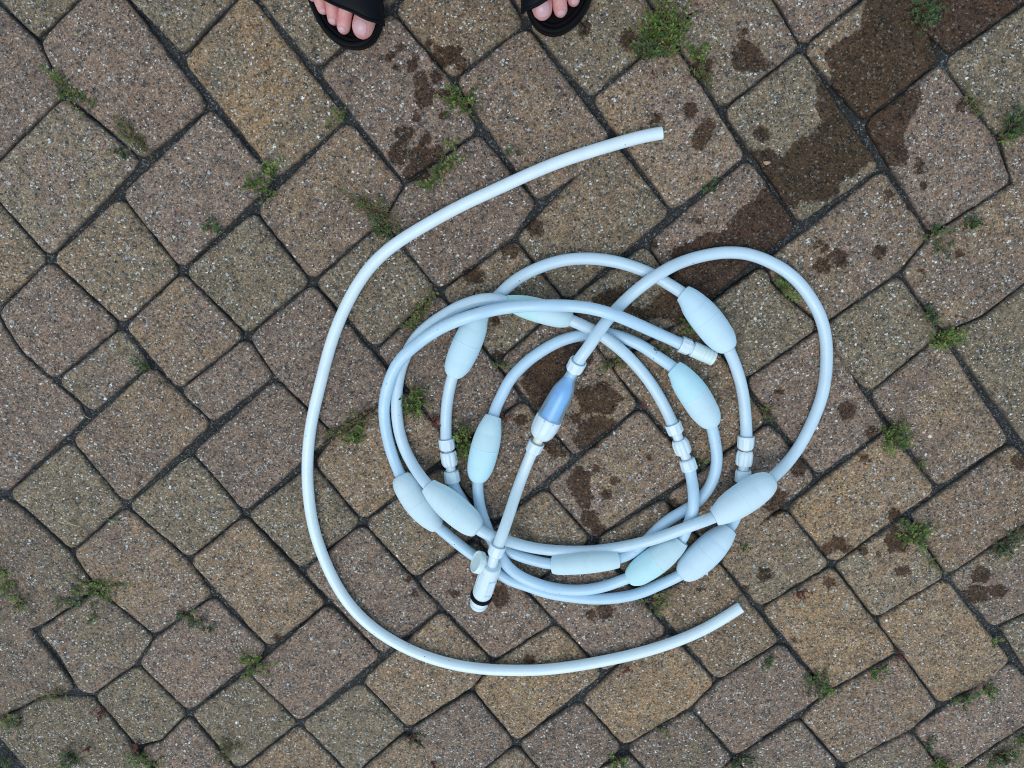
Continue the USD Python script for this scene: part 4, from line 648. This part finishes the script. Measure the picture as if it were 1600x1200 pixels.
# ---------------------------------------------------------------- weeds in the joints, each a plant of its own
WEEDS = '''104 138 56 16 38 105 g|green creeping sprig on a joint near the top left corner
208 206 46 15 56 130 b|sparse brownish creeper trailing down the joint below the top left sprig
198 240 16 9 0 26 d|small dark green tuft at the foot of the brownish creeper near the top left
178 1 7 5 0 8 g|tiny green sprig at the top edge near the left corner
408 290 30 22 30 100 g|spreading green creeper at the joint crossing left of the loose hose's upper bend
424 262 14 22 60 40 g|upright light green sprig just above the creeper left of the loose hose
533 180 9 14 60 22 g|small green sprig at a joint below the left toes and sandal
515 197 14 6 -35 18 b|thin brownish sprig in the joint under the right-foot sandal
718 158 30 20 30 130 g|bushy green weed in the joint midway between the two sandals and the hose end
684 275 46 17 -40 130 g|loose green creeper beside the dark drips above the loose hose
705 228 10 20 80 26 y|thin yellowish sprig standing above the loose green creeper
584 328 48 24 30 210 b|wide brown and green creeper touching the loose hose on its outer side
600 360 24 22 0 80 d|dark green clump tucked against the outside of the loose hose
800 240 16 6 30 18 d|small dark sprig between the sandals and the loose hose's straight top
1036 46 42 46 20 560 g|largest bushy green weed, right of the left-foot sandal
1008 80 28 18 0 130 d|dark green fringe on the left of the largest weed
1086 84 16 14 0 60 g|light green tuft on the lower right rim of the largest weed
1098 118 18 16 40 80 b|dark dried weed on a wet spot below the largest weed
1442 18 26 28 50 210 d|dense green clump in the joint at the top edge between two wet pavers
1512 157 28 9 52 50 b|brownish creeper along a joint at the upper right edge of the picture
1584 198 22 28 0 190 d|dense dark green clump at the right edge near the top corner
1562 218 9 8 0 26 g|small green tuft just left of the clump at the right edge
1112 292 20 8 -35 26 d|small dark sprig in the joint above the wet paver and the big loop
335 356 22 13 40 40 d|small feathery dark green sprig left of the loose hose on an olive paver's corner
1466 372 24 28 80 80 d|dark green sprig with a red root at a joint right of the big loop
1515 346 10 19 -80 50 d|narrow dark green sprig up the joint from the red rooted one
1222 448 24 9 42 70 g|green weed half under the big loop's upper right side
1472 528 20 26 70 150 g|bright green clump with red stems at a joint crossing right of the big loop
1452 490 18 14 50 70 d|dark red stemmed tuft above the bright green clump right of the loop
660 482 40 9 -58 120 y|thin yellow green creeper between loose hose and coil at the upper left
640 506 22 9 -38 50 b|brownish creeper beneath the thin yellow green one at the coil's upper left
231 577 28 12 38 50 d|small dark green sprig alone in a joint at the left
548 664 56 16 -28 200 b|brownish creeper between the loose hose and the coil's left side
558 676 18 22 60 90 g|greener tuft at the lower end of the brownish creeper left of the coil
620 645 26 16 -30 70 b|dried brown creeper running up to the coil's outermost hose
650 627 18 28 0 190 g|bright green clump just inside the coil's left side
724 688 16 28 0 230 g|bright mossy clump between the left coupling and the nearest float
676 655 16 7 45 44 r|red sprig by the hose above the left coupling
783 652 22 7 -30 44 r|dull red sprig beside the upper end of the left inner float
1394 681 25 24 0 250 g|dense green clump on a joint right of the big loop's lower half
1436 722 22 9 50 44 b|brownish runner going down right from the dense green clump
1428 832 30 26 40 230 g|large green and red clump in the joint at the lower right
1408 812 14 8 0 40 d|dark tuft at the top left of the large lower right clump
1457 880 14 10 40 36 b|small brownish sprig below the large lower right clump
1570 848 28 17 -35 120 d|green clump in a joint at the right edge, lower half
1590 826 12 14 -60 40 b|brownish sprig above the clump at the lower right edge
150 918 46 20 0 170 g|green clump at the joint crossing near the left edge, lower part
110 935 32 12 -20 60 d|dark creeper reaching left from the lower left clump
153 962 7 16 80 20 y|small yellowish sprig hanging below the lower left clump
14 905 18 26 0 80 g|green weed on the left edge in the lower part
30 942 20 18 40 60 y|yellowish creeper just below the weed on the left edge
300 962 32 16 40 70 d|sparse dark green sprig at a joint left of the loose hose's lower bend
325 985 9 18 60 26 d|short dark sprig pointing down right of the sparse lower left one
398 1035 28 22 -30 120 g|green clump at a joint crossing below left of the loose hose
90 1084 26 10 0 60 b|brown and green creeper near the bottom left corner
14 1122 20 20 0 70 y|yellowish clump on the left edge just above the planting bed
34 1125 8 14 0 30 d|dark sprig next to the yellowish clump above the planting bed
160 1106 16 8 45 40 r|small red sprig in a joint near the bottom left corner
112 1184 15 20 0 90 d|dark green clump at the bottom edge near the left corner
139 1168 9 10 0 28 r|tiny red tuft beside the clump at the bottom edge
212 1162 9 12 0 30 r|red runner above the green clump at the bottom left
232 1184 32 16 20 130 g|green clump at the bottom edge left of the centre
358 1168 24 30 50 110 b|brown and green creeper at the bottom edge, second clump from the left
651 1152 10 16 50 30 d|dark sprig in a joint below the lowest part of the loose hose
676 1188 14 6 40 26 r|red runner at the bottom edge below the loose hose
644 1150 9 8 0 20 r|tiny red tuft in a joint below the lowest part of the loose hose
1026 940 18 24 70 80 y|yellowish sprig just under the lowest hose of the coil
984 1043 14 6 -35 26 r|tiny red and green sprig under the loose hose's lower right end
1036 1141 12 14 -60 34 b|small brownish sprig at the bottom between two tan pavers
967 1186 18 14 -35 70 g|green tuft at the bottom edge right of the centre
1198 1030 14 9 -30 40 d|small dark tuft in a joint right of the loose hose's lower end
1275 1060 22 24 30 110 d|dark green clump with a red root on a joint at the lower right
1296 1075 16 10 0 44 g|light green sprig beside the dark clump at the lower right
1369 1048 20 11 -30 80 g|green tuft between a tan and a mauve paver at the lower right
1251 925 10 14 70 44 r|red sprig in the joint right of the loose hose's lower end
1404 1022 12 6 40 28 r|dark red runner at a joint crossing at the lower right
1502 1090 26 10 -30 90 d|green creeper on a joint near the lower right corner
1540 1073 14 12 -30 60 g|light green tuft at the end of the creeper near the lower right corner
1552 1000 6 10 60 18 g|tiny green sprig on a joint at the right edge
1446 1160 8 16 60 34 d|narrow dark sprig in a joint near the bottom right corner
1470 1190 22 14 0 130 g|dense green clump at the bottom edge near the right corner
1562 1178 30 14 -38 150 d|long green clump on the joint in the bottom right corner
1594 1152 14 16 -40 80 g|bright green end of the growth in the bottom right corner
1158 1188 26 12 -20 90 d|dark green clump at the bottom edge under the tan pavers
1196 642 26 12 40 60 b|brownish creeper under the big loop beside the right coupling
958 566 28 11 -10 80 b|dull moss in the joint under the crossing hoses
1070 510 12 10 0 44 g|small mossy tuft left of the upper right float
1034 546 11 9 0 30 d|dark mossy tuft left of the pale green end connector
784 568 13 8 20 34 b|small mossy tuft inside the coil at its upper left
1094 722 10 10 0 30 d|small mossy tuft between the two hoses right of the inner coupling
1158 853 10 7 0 24 b|tiny mossy tuft right of the lower right float
1002 630 9 5 40 16 r|few tiny red leaves on the paver joint inside the coil
100 1196 10 6 0 20 g|tiny sprig at the very bottom edge near the left corner
12 1190 16 14 0 60 d|dark plant in the planting bed at the bottom left corner'''


def weed(cx, cy, rx, ry, turn, n, pal, label):
    r = np.random.default_rng(int(cx * 31 + cy * 17) % 99991)
    c = at([(cx, cy)])[0]; mp = np.linalg.norm(at([(cx + 10, cy)])[0] - c) / 10
    a, b, t = rx * mp, ry * mp, -math.radians(turn); dense = n / (rx * ry)
    n = int(n * 1.75); a, b = a * 1.15, b * 1.10
    ns = max(3, int(n / 10)); stems, leaves, lv = [], [], []
    for k in range(ns):
        q = r.normal(0, 0.25, 2); q = np.clip(q, -0.7, 0.7); th = r.uniform(0, 2 * np.pi); L = r.uniform(0.25, 1.0) if r.random() < 0.72 else r.uniform(1.0, 1.5)
        end = q * 0.4 + L * np.array([math.cos(th), math.sin(th)]); end /= max(1.0, np.linalg.norm(end) / r.uniform(0.75, 1.45))
        m = 7; s = np.linspace(0, 1, m); bend = r.normal(0, 0.12)
        P2 = q[None] * (1 - s[:, None]) * 0.6 + end[None] * s[:, None] + bend * np.sin(np.pi * s)[:, None] * np.array([-math.sin(th), math.cos(th)])
        P2 = P2 * [a, b]; P2 = np.column_stack([P2[:, 0] * math.cos(t) - P2[:, 1] * math.sin(t), P2[:, 0] * math.sin(t) + P2[:, 1] * math.cos(t)])
        top = (0.006 + 0.016 * min(1, dense * 2.2)) * r.uniform(0.35, 1.0)
        z = -0.004 + top * np.sin(np.clip(s * 1.5, 0, 1.0) * np.pi / 2) + 0.003 * s
        P3 = np.column_stack([c[:2] + P2, z]); stems.append(sweep(P3, np.linspace(0.0007, 0.0004, m), 4, cap=False))
        nl = max(3, int(n / ns * 1.25)); yshade = r.uniform(0.1, 0.9)
        for g in range(nl):
            u = r.uniform(0.12, 1.0); i = min(int(u * (m - 1)), m - 2); w = u * (m - 1) - i
            p = P3[i] * (1 - w) + P3[i + 1] * w; d = P3[i + 1] - P3[i]; d /= np.linalg.norm(d) + 1e-9
            side = 1 if g % 2 else -1; az = math.atan2(d[1], d[0]) + side * r.uniform(0.7, 1.45); el = r.uniform(-0.15, 0.75)
            ll, wd = r.uniform(0.0034, 0.0064) * (0.8 if pal in 'br' else 1.0), r.uniform(0.42, 0.62)
            f = np.array([math.cos(az) * math.cos(el), math.sin(az) * math.cos(el), math.sin(el)])
            sd = np.cross(f, [0, 0, 1.0]); sd /= np.linalg.norm(sd) + 1e-9; up = np.cross(sd, f); ro = r.normal(0, 0.35); sd = sd * math.cos(ro) + up * math.sin(ro)
            p = p + [0, 0, 0.0006]; hw = ll * wd * 0.5
            leaves += [p, p + f * ll * 0.3 + sd * hw * 0.9, p + f * ll * 0.68 + sd * hw * 0.85, p + f * ll, p + f * ll * 0.68 - sd * hw * 0.85, p + f * ll * 0.3 - sd * hw * 0.9, p + f * ll * 0.5 - up * hw * 0.35]
            lv += [np.clip(yshade + r.normal(0, 0.22), 0, 1)] * 7
    o, oc = thing('weed', label, 'weed', (c[0], c[1], 0))
    obj('stems', trimesh.util.concatenate(stems), M_stem, o, True, oc)
    L7 = np.array(leaves); kk = np.arange(len(L7) // 7)[:, None] * 7
    F = np.concatenate([kk + np.array([[6, x, (x + 1) % 6]]) for x in range(6)])
    L7[:, 2] = np.maximum(L7[:, 2], -0.003)
    ms = obj('leaves', trimesh.Trimesh(L7, F, process=False), LEAF[pal], o, False, oc, kind='stuff')
    UsdGeom.PrimvarsAPI(ms).CreatePrimvar('leaf', Sdf.ValueTypeNames.FloatArray, 'vertex').Set(Vt.FloatArray.FromNumpy(np.asarray(lv, np.float32)))


for row in WEEDS.splitlines():
    d, label = row.split('|'); d = d.split()
    weed(*map(float, d[:5]), int(d[5]), d[6], label)

# loose bits of litter on the pavers
for x0, y0, x1, y1, w, m, nm, lab, cat in [(107, 817, 126, 823, .0009, M_straw, 'dry_straw', 'short pale straw lying on an olive paver at the left', 'straw'), (168, 812, 190, 814, .0012, M_blade, 'grass_blade', 'single green grass blade on a joint at the left', 'grass blade'),
        (281, 724, 294, 716, .0006, M_straw, 'dry_straw', 'thin pale straw in a joint at the left, below an olive paver', 'straw'), (467, 983, 481, 974, .0007, M_straw, 'dry_straw', 'thin pale straw in the joint outside the lower bend of the loose hose', 'straw'),
        (130, 648, 143, 655, .0005, M_straw, 'dry_straw', 'hair-thin pale straw across a joint crossing at the left edge', 'straw'), (1040, 196, 1045, 192, .0016, M_straw, 'wood_chip', 'tiny pale chip next to the upper end of the loose hose', 'chip')]:
    pp = at([(x0, y0), ((x0 + x1) / 2, (y0 + y1) / 2 + 1), (x1, y1)], [0.0022, 0.003, 0.0022])
    o, oc = thing(nm, lab, cat, (*pp[1][:2], 0)); obj('stalk', sweep(pp, [w * .6, w, w * .4], 5), m, o, True, oc)
lc = at([(1197, 255)])[0]; an = np.linspace(0, 2 * np.pi, 9)[:-1]
lp = np.column_stack([lc[0] + 0.0055 * np.cos(an) * (1 + .4 * np.sin(an)), lc[1] + 0.003 * np.sin(an), 0.0028 + 0.0012 * np.cos(2 * an)]); lp = np.vstack([lp, [lc[0], lc[1], 0.002]])
o, oc = thing('dry_leaf', 'small curled pinkish dry leaf on the wet joint above the big loop', 'leaf', (lc[0], lc[1], 0))
obj('blade', trimesh.Trimesh(lp, [(8, i, (i + 1) % 8) for i in range(8)], process=False), M_leaflitter, o, True, oc)

# ---------------------------------------------------------------- the person standing at the top edge, in open-toed sandals
def px(x, y, z): return at([(x, y)], z)[0]


FOOT = {
 'r': dict(tip=(556, 79), back=np.array([-0.06, 1.0, 0]), m=1, out=[(482, 0), (490, 20), (500, 42), (515, 60), (530, 72), (545, 78), (560, 79), (575, 75), (588, 64), (596, 48), (599.5, 30), (600, 10)],
   toes=[([(579, -14), (575, 14), (567, 41)], [.037, .036, .0345], [.0165, .0160, .0158]), ([(541, -12), (540.5, 14), (537, 41)], [.038, .040, .030], [.0104, .0104, .0100]), ([(517, -12), (519.5, 12), (521, 28)], [.037, .038, .029], [.0095, .0095, .0092]),
         ([(495, -22), (499, -2), (504, 12)], [.035, .036, .028], [.009, .009, .0086]), ([(477, -34), (482, -18), (489, -7)], [.031, .031, .027], [.0085, .0085, .008])],
   nails=[((565, 44), .0098, .0092, 0), ((535.5, 48), .0055, .0042, 1), ((519.5, 34), .0050, .0045, 2), ((503, 18), .0042, .0036, 3)]),
 'l': dict(tip=(866, 58.5), back=np.array([0.03, 1.0, 0]), m=-1, out=[(818, 0), (822, 17), (829, 35), (839, 49), (852.5, 56), (864, 58.5), (879, 55), (894.5, 46), (909, 31), (919, 16), (925, 0), (929, -14)],
   toes=[([(841, -42), (844, -16), (847, 12)], [.037, .036, .0345], [.0165, .0158, .0152]), ([(870, -38), (872.5, -12), (875.5, 14)], [.038, .040, .030], [.0106, .0106, .0104]), ([(888, -44), (892, -24), (896, -2)], [.037, .038, .029], [.0098, .0098, .0096]),
         ([(902, -54), (906, -34), (910, -16)], [.035, .036, .028], [.009, .009, .0086]), ([(913, -68), (918, -50), (922, -36)], [.031, .031, .027], [.0085, .0085, .008])],
   nails=[((847, 14), .0098, .0098, 0), ((877, 21), .0058, .0040, 1), ((896.5, 4), .0048, .0036, 2)])}
solids = []


def ball(p, r): return mf.Manifold.sphere(float(r), 20).translate([float(t) for t in p])


def limb(pts):
    for (p, r), (q, s) in zip(pts[:-1], pts[1:]): solids.append(mf.Manifold.batch_hull([ball(p, r), ball(q, s)]))


person, op = thing('person', 'person in black open-toed sandals with bare toes standing at the top edge', 'person', (0.0, 0.5, 0))
ankles = {}
sandal_parts = []
for side, F_ in FOOT.items():
    bk = F_['back'] / np.linalg.norm(F_['back']); la = np.array([bk[1], -bk[0], 0]); m = F_['m']      # la points to the picture's right
    T0 = px(*F_['tip'], 0.012); T0[2] = 0
    toe_c = []
    for pts, zs, rs in F_['toes']:
        c = [px(x, y, z) for (x, y), z in zip(pts, zs)]; toe_c.append(c)
        limb(list(zip(c, rs)))
        tipp = c[-1] + (c[-1] - c[-2]) / np.linalg.norm(c[-1] - c[-2]) * rs[-1] * 0.22; solids.append(mf.Manifold.batch_hull([ball(c[-1], rs[-1]), ball(tipp - [0, 0, rs[-1] * .1], rs[-1] * 0.88)]))
    mtp = [(c[0] + bk * 0.034 + [0, 0, -0.002 * k], r) for k, (c, r) in enumerate(zip(toe_c, (.0175, .016, .016, .0155, .015)))]
    for c, (p, r), (_, _, rs) in zip(toe_c, mtp, F_['toes']): solids.append(mf.Manifold.batch_hull([ball(c[0], rs[0]), ball(p, r)]))
    solids.append(mf.Manifold.batch_hull([ball(p, r) for p, r in mtp]))
    mid = (mtp[0][0] + mtp[4][0]) / 2
    inst = mid + bk * 0.075 + la * m * 0.010; inst[2] = 0.062
    ank = mid + bk * 0.135 + la * m * 0.006; ank[2] = 0.115
    heel = mid + bk * 0.165 + la * m * 0.004; heel[2] = 0.054
    solids.append(mf.Manifold.batch_hull([ball(p, r) for p, r in mtp] + [ball(inst, 0.032)]))
    solids.append(mf.Manifold.batch_hull([ball(inst, 0.032), ball(ank, 0.036), ball(heel, 0.032), ball(mid + bk * 0.06 + np.array([0, 0, 0.045 - mid[2]]), 0.026)]))
    ankles[side] = ank
    # sandal: sole with a raised rim, footbed and one wide band
    front = np.array([[(px(x, y, 0.012) - T0) @ la, (px(x, y, 0.012) - T0) @ bk] for x, y in F_['out']])
    back = [(-.070, .112), (-.067, .15), (-.058, .19), (-.052, .23), (-.042, .262), (-.020, .284), (.006, .286), (.026, .270), (.033, .24), (.031, .20), (.032, .15), (.040, .108)]
    if m > 0: uv = np.vstack([front, [(u, v) for u, v in back[::-1]]])
    else: uv = np.vstack([front, [(-u, v) for u, v in back]])
    uv = np.vstack([uv, uv[:1]]); tt = np.r_[0, np.cumsum(np.linalg.norm(np.diff(uv, axis=0), axis=1))]
    cs = CubicSpline(tt, uv, bc_type='periodic')(np.linspace(0, tt[-1], 160))[:-1]; cs = gaussian_filter1d(cs, 2, axis=0, mode='wrap')
    poly = Polygon(cs).buffer(0); cc = np.array(poly.centroid.coords[0]); N = 120; ang = np.arange(N) * 2 * np.pi / N
    W3 = lambda u, v, z: T0 + np.asarray(u)[..., None] * la + np.asarray(v)[..., None] * bk + np.asarray(z)[..., None] * np.array([0, 0, 1.0])

    def ring2(ins):
        p = poly.buffer(-ins); out = []
        for a in ang:
            h = p.exterior.intersection(LineString([cc, cc + np.array([math.cos(a), math.sin(a)])])); h = h if h.geom_type == 'Point' else list(h.geoms)[-1]
            out.append((h.x, h.y))
        return np.array(out)

    def rings_mesh(levels, close=True):
        V = [W3(r[:, 0], r[:, 1], np.full(N, z)) for r, z in ((ring2(i), z) for i, z in levels)]
        k = len(V); V = np.vstack(V + [W3(cc[0], cc[1], np.array(levels[-1][1]))[None], W3(cc[0], cc[1], np.array(levels[0][1]))[None]])
        i, j = np.meshgrid(np.arange(k - 1), np.arange(N), indexing='ij')
        q = np.stack([i * N + j, i * N + (j + 1) % N, (i + 1) * N + (j + 1) % N, (i + 1) * N + j], -1).reshape(-1, 4)
        fa = np.arange(N); fb = (fa + 1) % N
        return trimesh.Trimesh(V, np.vstack([q[:, [0, 1, 2]], q[:, [0, 2, 3]], np.column_stack([(k - 1) * N + fa, (k - 1) * N + fb, np.full(N, k * N)]), np.column_stack([fb, fa, np.full(N, k * N + 1)])]), process=False)
    sole = rings_mesh([(.005, .0012), (.001, .004), (0, .010), (.0004, .0135), (.0022, .0140), (.0022, .0155), (.0006, .0165), (.0008, .0225), (.0022, .0262), (.0050, .0272), (.0078, .0262), (.0092, .0232), (.0100, .0222), (.0135, .0224), (.0155, .0212), (.0165, .0196), (.0240, .0192), (.034, .0192)])
    sandal = obj('sandal_sole', sole, M_sandal, person, 40, op)
    bumps = []
    for k, s in enumerate(np.linspace(-0.030, 0.030, 9)):
        for row in (0.0225, 0.0285, 0.0345):
            b = trimesh.creation.icosphere(1, 0.0014); b.apply_scale((1, 1, 0.8)); b.apply_translation(W3(np.array(s + m * -0.004 + 0.003 * (row > 0.028)), np.array(row + 9.0 * s * s), np.array(0.0195))); bumps.append(b)
    obj('footbed_bumps', trimesh.util.concatenate(bumps), M_sandal, sandal.GetPrim(), True, (0, 0, 0), kind='stuff')
    uf, vf = zip(*[(-.0705, .090), (-.05, .073), (-.026, .057), (-.010, .048), (.011, .0395), (.028, .030), (.0435, .026)])
    nu, nv = 40, 14; u = np.linspace(-.0714, .0505, nu); mu, hw = -0.0105, 0.0612
    arch = np.sqrt(np.clip(1 - ((u - mu) / hw) ** 2, 0, 1)) ** 0.45; v0 = np.interp(u, uf, vf); v0 = gaussian_filter1d(v0, 1.5, mode='nearest')
    G = []
    for off, sgn in ((0.0, 1), (-0.0042, -1)):
        for j in range(nv):
            s = j / (nv - 1); h = 0.0455 + 0.014 * s - 0.002 * (2 * s - 1) ** 2
            ew = 1 + off / hw
            G.append(W3(m * (mu + (u - mu) * ew), v0 + 0.078 * s, 0.0165 + (h + off) * arch))
    G = np.array(G).reshape(2, nv, nu, 3); G[0, 0] -= [0, 0, 0.0012]; idx = np.arange(2 * nv * nu).reshape(2, nv, nu); Q4 = []
    for k in range(2):
        a_ = np.stack([idx[k, :-1, :-1], idx[k, :-1, 1:], idx[k, 1:, 1:], idx[k, 1:, :-1]], -1).reshape(-1, 4); Q4.append(a_ if k == 0 else a_[:, ::-1])
    for e in (0, nv - 1): Q4.append(np.stack([idx[0, e, :-1], idx[0, e, 1:], idx[1, e, 1:], idx[1, e, :-1]], -1))
    Q4 = np.vstack(Q4); G = G.reshape(-1, 3)
    Tm = trimesh.Trimesh(G, np.vstack([Q4[:, [0, 1, 2]], Q4[:, [0, 2, 3]]]), process=False); Tm.fix_normals()
    obj('sandal_strap', Tm, M_strap, person, 50, op)
    # piping along the front edge of the strap
    edge = W3(m * u, v0 + 0.0005, 0.0165 + 0.0435 * arch + 0.0006)
    obj('strap_edge', sweep(edge[1:-1], 0.0017, 8), M_strap, person, True, op)
    for (nx, ny), hw_, hl_, ti in F_['nails']:
        zs, rs, c = F_['toes'][ti][1][-1], F_['toes'][ti][2][-1], toe_c[ti]
        d = c[-1] - c[-2]; d /= np.linalg.norm(d); top = px(nx, ny, zs + rs * 0.85); s_, t_ = np.meshgrid(np.linspace(-1, 1, 9), np.linspace(-1, 1, 9))
        sd = np.cross(d, [0, 0, 1.0]); sd /= np.linalg.norm(sd); upv = np.cross(sd, d)
        base_c = c[-1] + d * ((top - c[-1]) @ d) + sd * ((top - c[-1]) @ sd) * 0.5
        sq = hw_ * s_ * np.sqrt(1 - 0.35 * t_ ** 2); along = hl_ * t_ * np.sqrt(1 - 0.30 * s_ ** 2)
        rad = rs * 1.035; drop = np.maximum(0, ((base_c - c[-1]) @ d + along)) ; hgt = np.sqrt(np.maximum(rad ** 2 - sq ** 2 - np.minimum(drop, rad * .86) ** 2 * 0.92, (0.25 * rad) ** 2))
        V = c[-1] + d * ((base_c - c[-1]) @ d + along)[..., None] + sd * sq[..., None] + upv * (hgt + 0.0002)[..., None]
        ii, jj = np.meshgrid(np.arange(8), np.arange(8), indexing='ij'); q = np.stack([ii * 9 + jj, ii * 9 + jj + 1, (ii + 1) * 9 + jj + 1, (ii + 1) * 9 + jj], -1).reshape(-1, 4)
        Tn = trimesh.Trimesh(V.reshape(-1, 3), np.vstack([q[:, [0, 1, 2]], q[:, [0, 2, 3]]]), process=False)
        if Tn.face_normals[:, 2].mean() < 0: Tn.invert()
        obj('toenail', Tn, M_nail, person, True, op)
hips = (ankles['r'] + ankles['l']) / 2; cx_, cy_ = hips[0], hips[1] + 0.02
for side, sg in (('r', -1), ('l', 1)):
    a = ankles[side]; kx = cx_ + (a[0] - cx_) * 0.75
    limb([(a, .036), (a + [0, .008, .09], .037), (np.array([a[0] * .6 + kx * .4, a[1] + .03, .34]), .056), (np.array([kx, a[1] + .01, .50]), .055), (np.array([kx, a[1], .56]), .060), (np.array([cx_ + sg * .095, cy_, .86]), .090)])
    solids.append(mf.Manifold.batch_hull([ball((cx_ + sg * .095, cy_, .88), .09), ball((cx_, cy_ + .01, .95), .10), ball((cx_ + sg * .07, cy_, 1.02), .095)]))
    sh = np.array([cx_ + sg * .175, cy_ + .0, 1.43])
    solids.append(mf.Manifold.batch_hull([ball((cx_ + sg * .07, cy_, 1.02), .098), ball((cx_ + sg * .08, cy_, 1.28), .115), ball((cx_, cy_, 1.2), .10)]))
    solids.append(mf.Manifold.batch_hull([ball((cx_ + sg * .08, cy_, 1.28), .11), ball(sh, .058), ball((cx_, cy_, 1.45), .06)]))
    el, wr = np.array([cx_ + sg * .25, cy_ - .02, 1.16]), np.array([sg * .13 , .20, 1.20])
    limb([(sh, .055), ((sh + el) / 2, .047), (el, .040), ((el * .6 + wr * .4), .040), (wr, .027)])
    pm = np.array([sg * .095, .115, 1.215]); solids.append(mf.Manifold.batch_hull([ball(wr, .024), ball(pm + [sg * .02, 0, .01], .014), ball(pm + [-sg * .02, -.01, -.002], .013)]))
    for k in range(4):
        b0_ = pm + np.array([sg * (.022 - .012 * k), -.015, .012 - .004 * k]); b1_ = b0_ + [-sg * .020, -.030 + .002 * k, .012]; b2_ = b1_ + [-sg * .020, -.014, -.004]; limb([(b0_, .0095), (b1_, .0088), (b2_, .0078)])
    limb([(pm + [-sg * .015, .01, -.002], .012), (pm + [-sg * .040, -.005, -.001], .0105), (pm + [-sg * .052, -.028, .004], .009)])
solids.append(mf.Manifold.batch_hull([ball((cx_, cy_, 1.44), .058), ball((cx_, cy_ - .03, 1.55), .052)]))
hc = np.array([cx_, cy_ - .055, 1.64])
solids.append(mf.Manifold.batch_hull([ball(hc + [0, .015, .02], .085), ball(hc + [0, -.02, .0], .075), ball(hc + [0, -.045, -.085], .035), ball(hc + [0, .02, -.05], .06)]))
solids.append(mf.Manifold.batch_hull([ball(hc + [0, -.085, .005], .008), ball(hc + [0, -.105, -.028], .012), ball(hc + [0, -.08, -.032], .014)]))
for sg in (-1, 1): solids.append(mf.Manifold.batch_hull([ball(hc + [sg * .082, .01, .012], .011), ball(hc + [sg * .078, .005, -.03], .008), ball(hc + [sg * .090, .022, .005], .008)]))
body = mf.Manifold.batch_boolean(solids, mf.OpType.Add).refine_to_length(0.0075)
v, f, _ = meshkit.arrays(body); body = trimesh.Trimesh(v, f, process=True)
body = trimesh.smoothing.filter_taubin(body, 0.5, 0.52, 6)
obj('body', body, M_skin, person, True, op)
shirt = [mf.Manifold.batch_hull([ball((cx_ + sg * .07, cy_, 0.96), .122), ball((cx_ + sg * .085, cy_, 1.28), .132), ball((cx_, cy_, 1.2), .12)]) for sg in (-1, 1)] + [mf.Manifold.batch_hull([ball((cx_ + sg * .08, cy_, 1.28), .125), ball((cx_ + sg * .175, cy_, 1.43), .072), ball((cx_, cy_, 1.44), .075)]) for sg in (-1, 1)] \
    + [mf.Manifold.batch_hull([ball((cx_ + sg * .175, cy_, 1.43), .070), ball((cx_ + sg * .215, cy_ - .01, 1.29), .066)]) for sg in (-1, 1)]
obj('shirt', mf.Manifold.batch_boolean(shirt, mf.OpType.Add).refine_to_length(0.03), M_shirt, person, 60, op)
shorts = [mf.Manifold.batch_hull([ball((cx_ + sg * .10, cy_, .88), .108), ball((cx_ + sg * .105, cy_ + .0, .60), .088), ball((cx_, cy_, .97), .115)]) for sg in (-1, 1)]
obj('shorts', mf.Manifold.batch_boolean(shorts, mf.OpType.Add).refine_to_length(0.03), M_shorts, person, 60, op)
hair = mf.Manifold.batch_hull([ball(hc + [0, .018, .026], .090), ball(hc + [0, .045, -.02], .066), ball(hc + [0, -.012, .038], .078)])
obj('hair', hair.refine_to_length(0.02), M_hair, person, True, op)
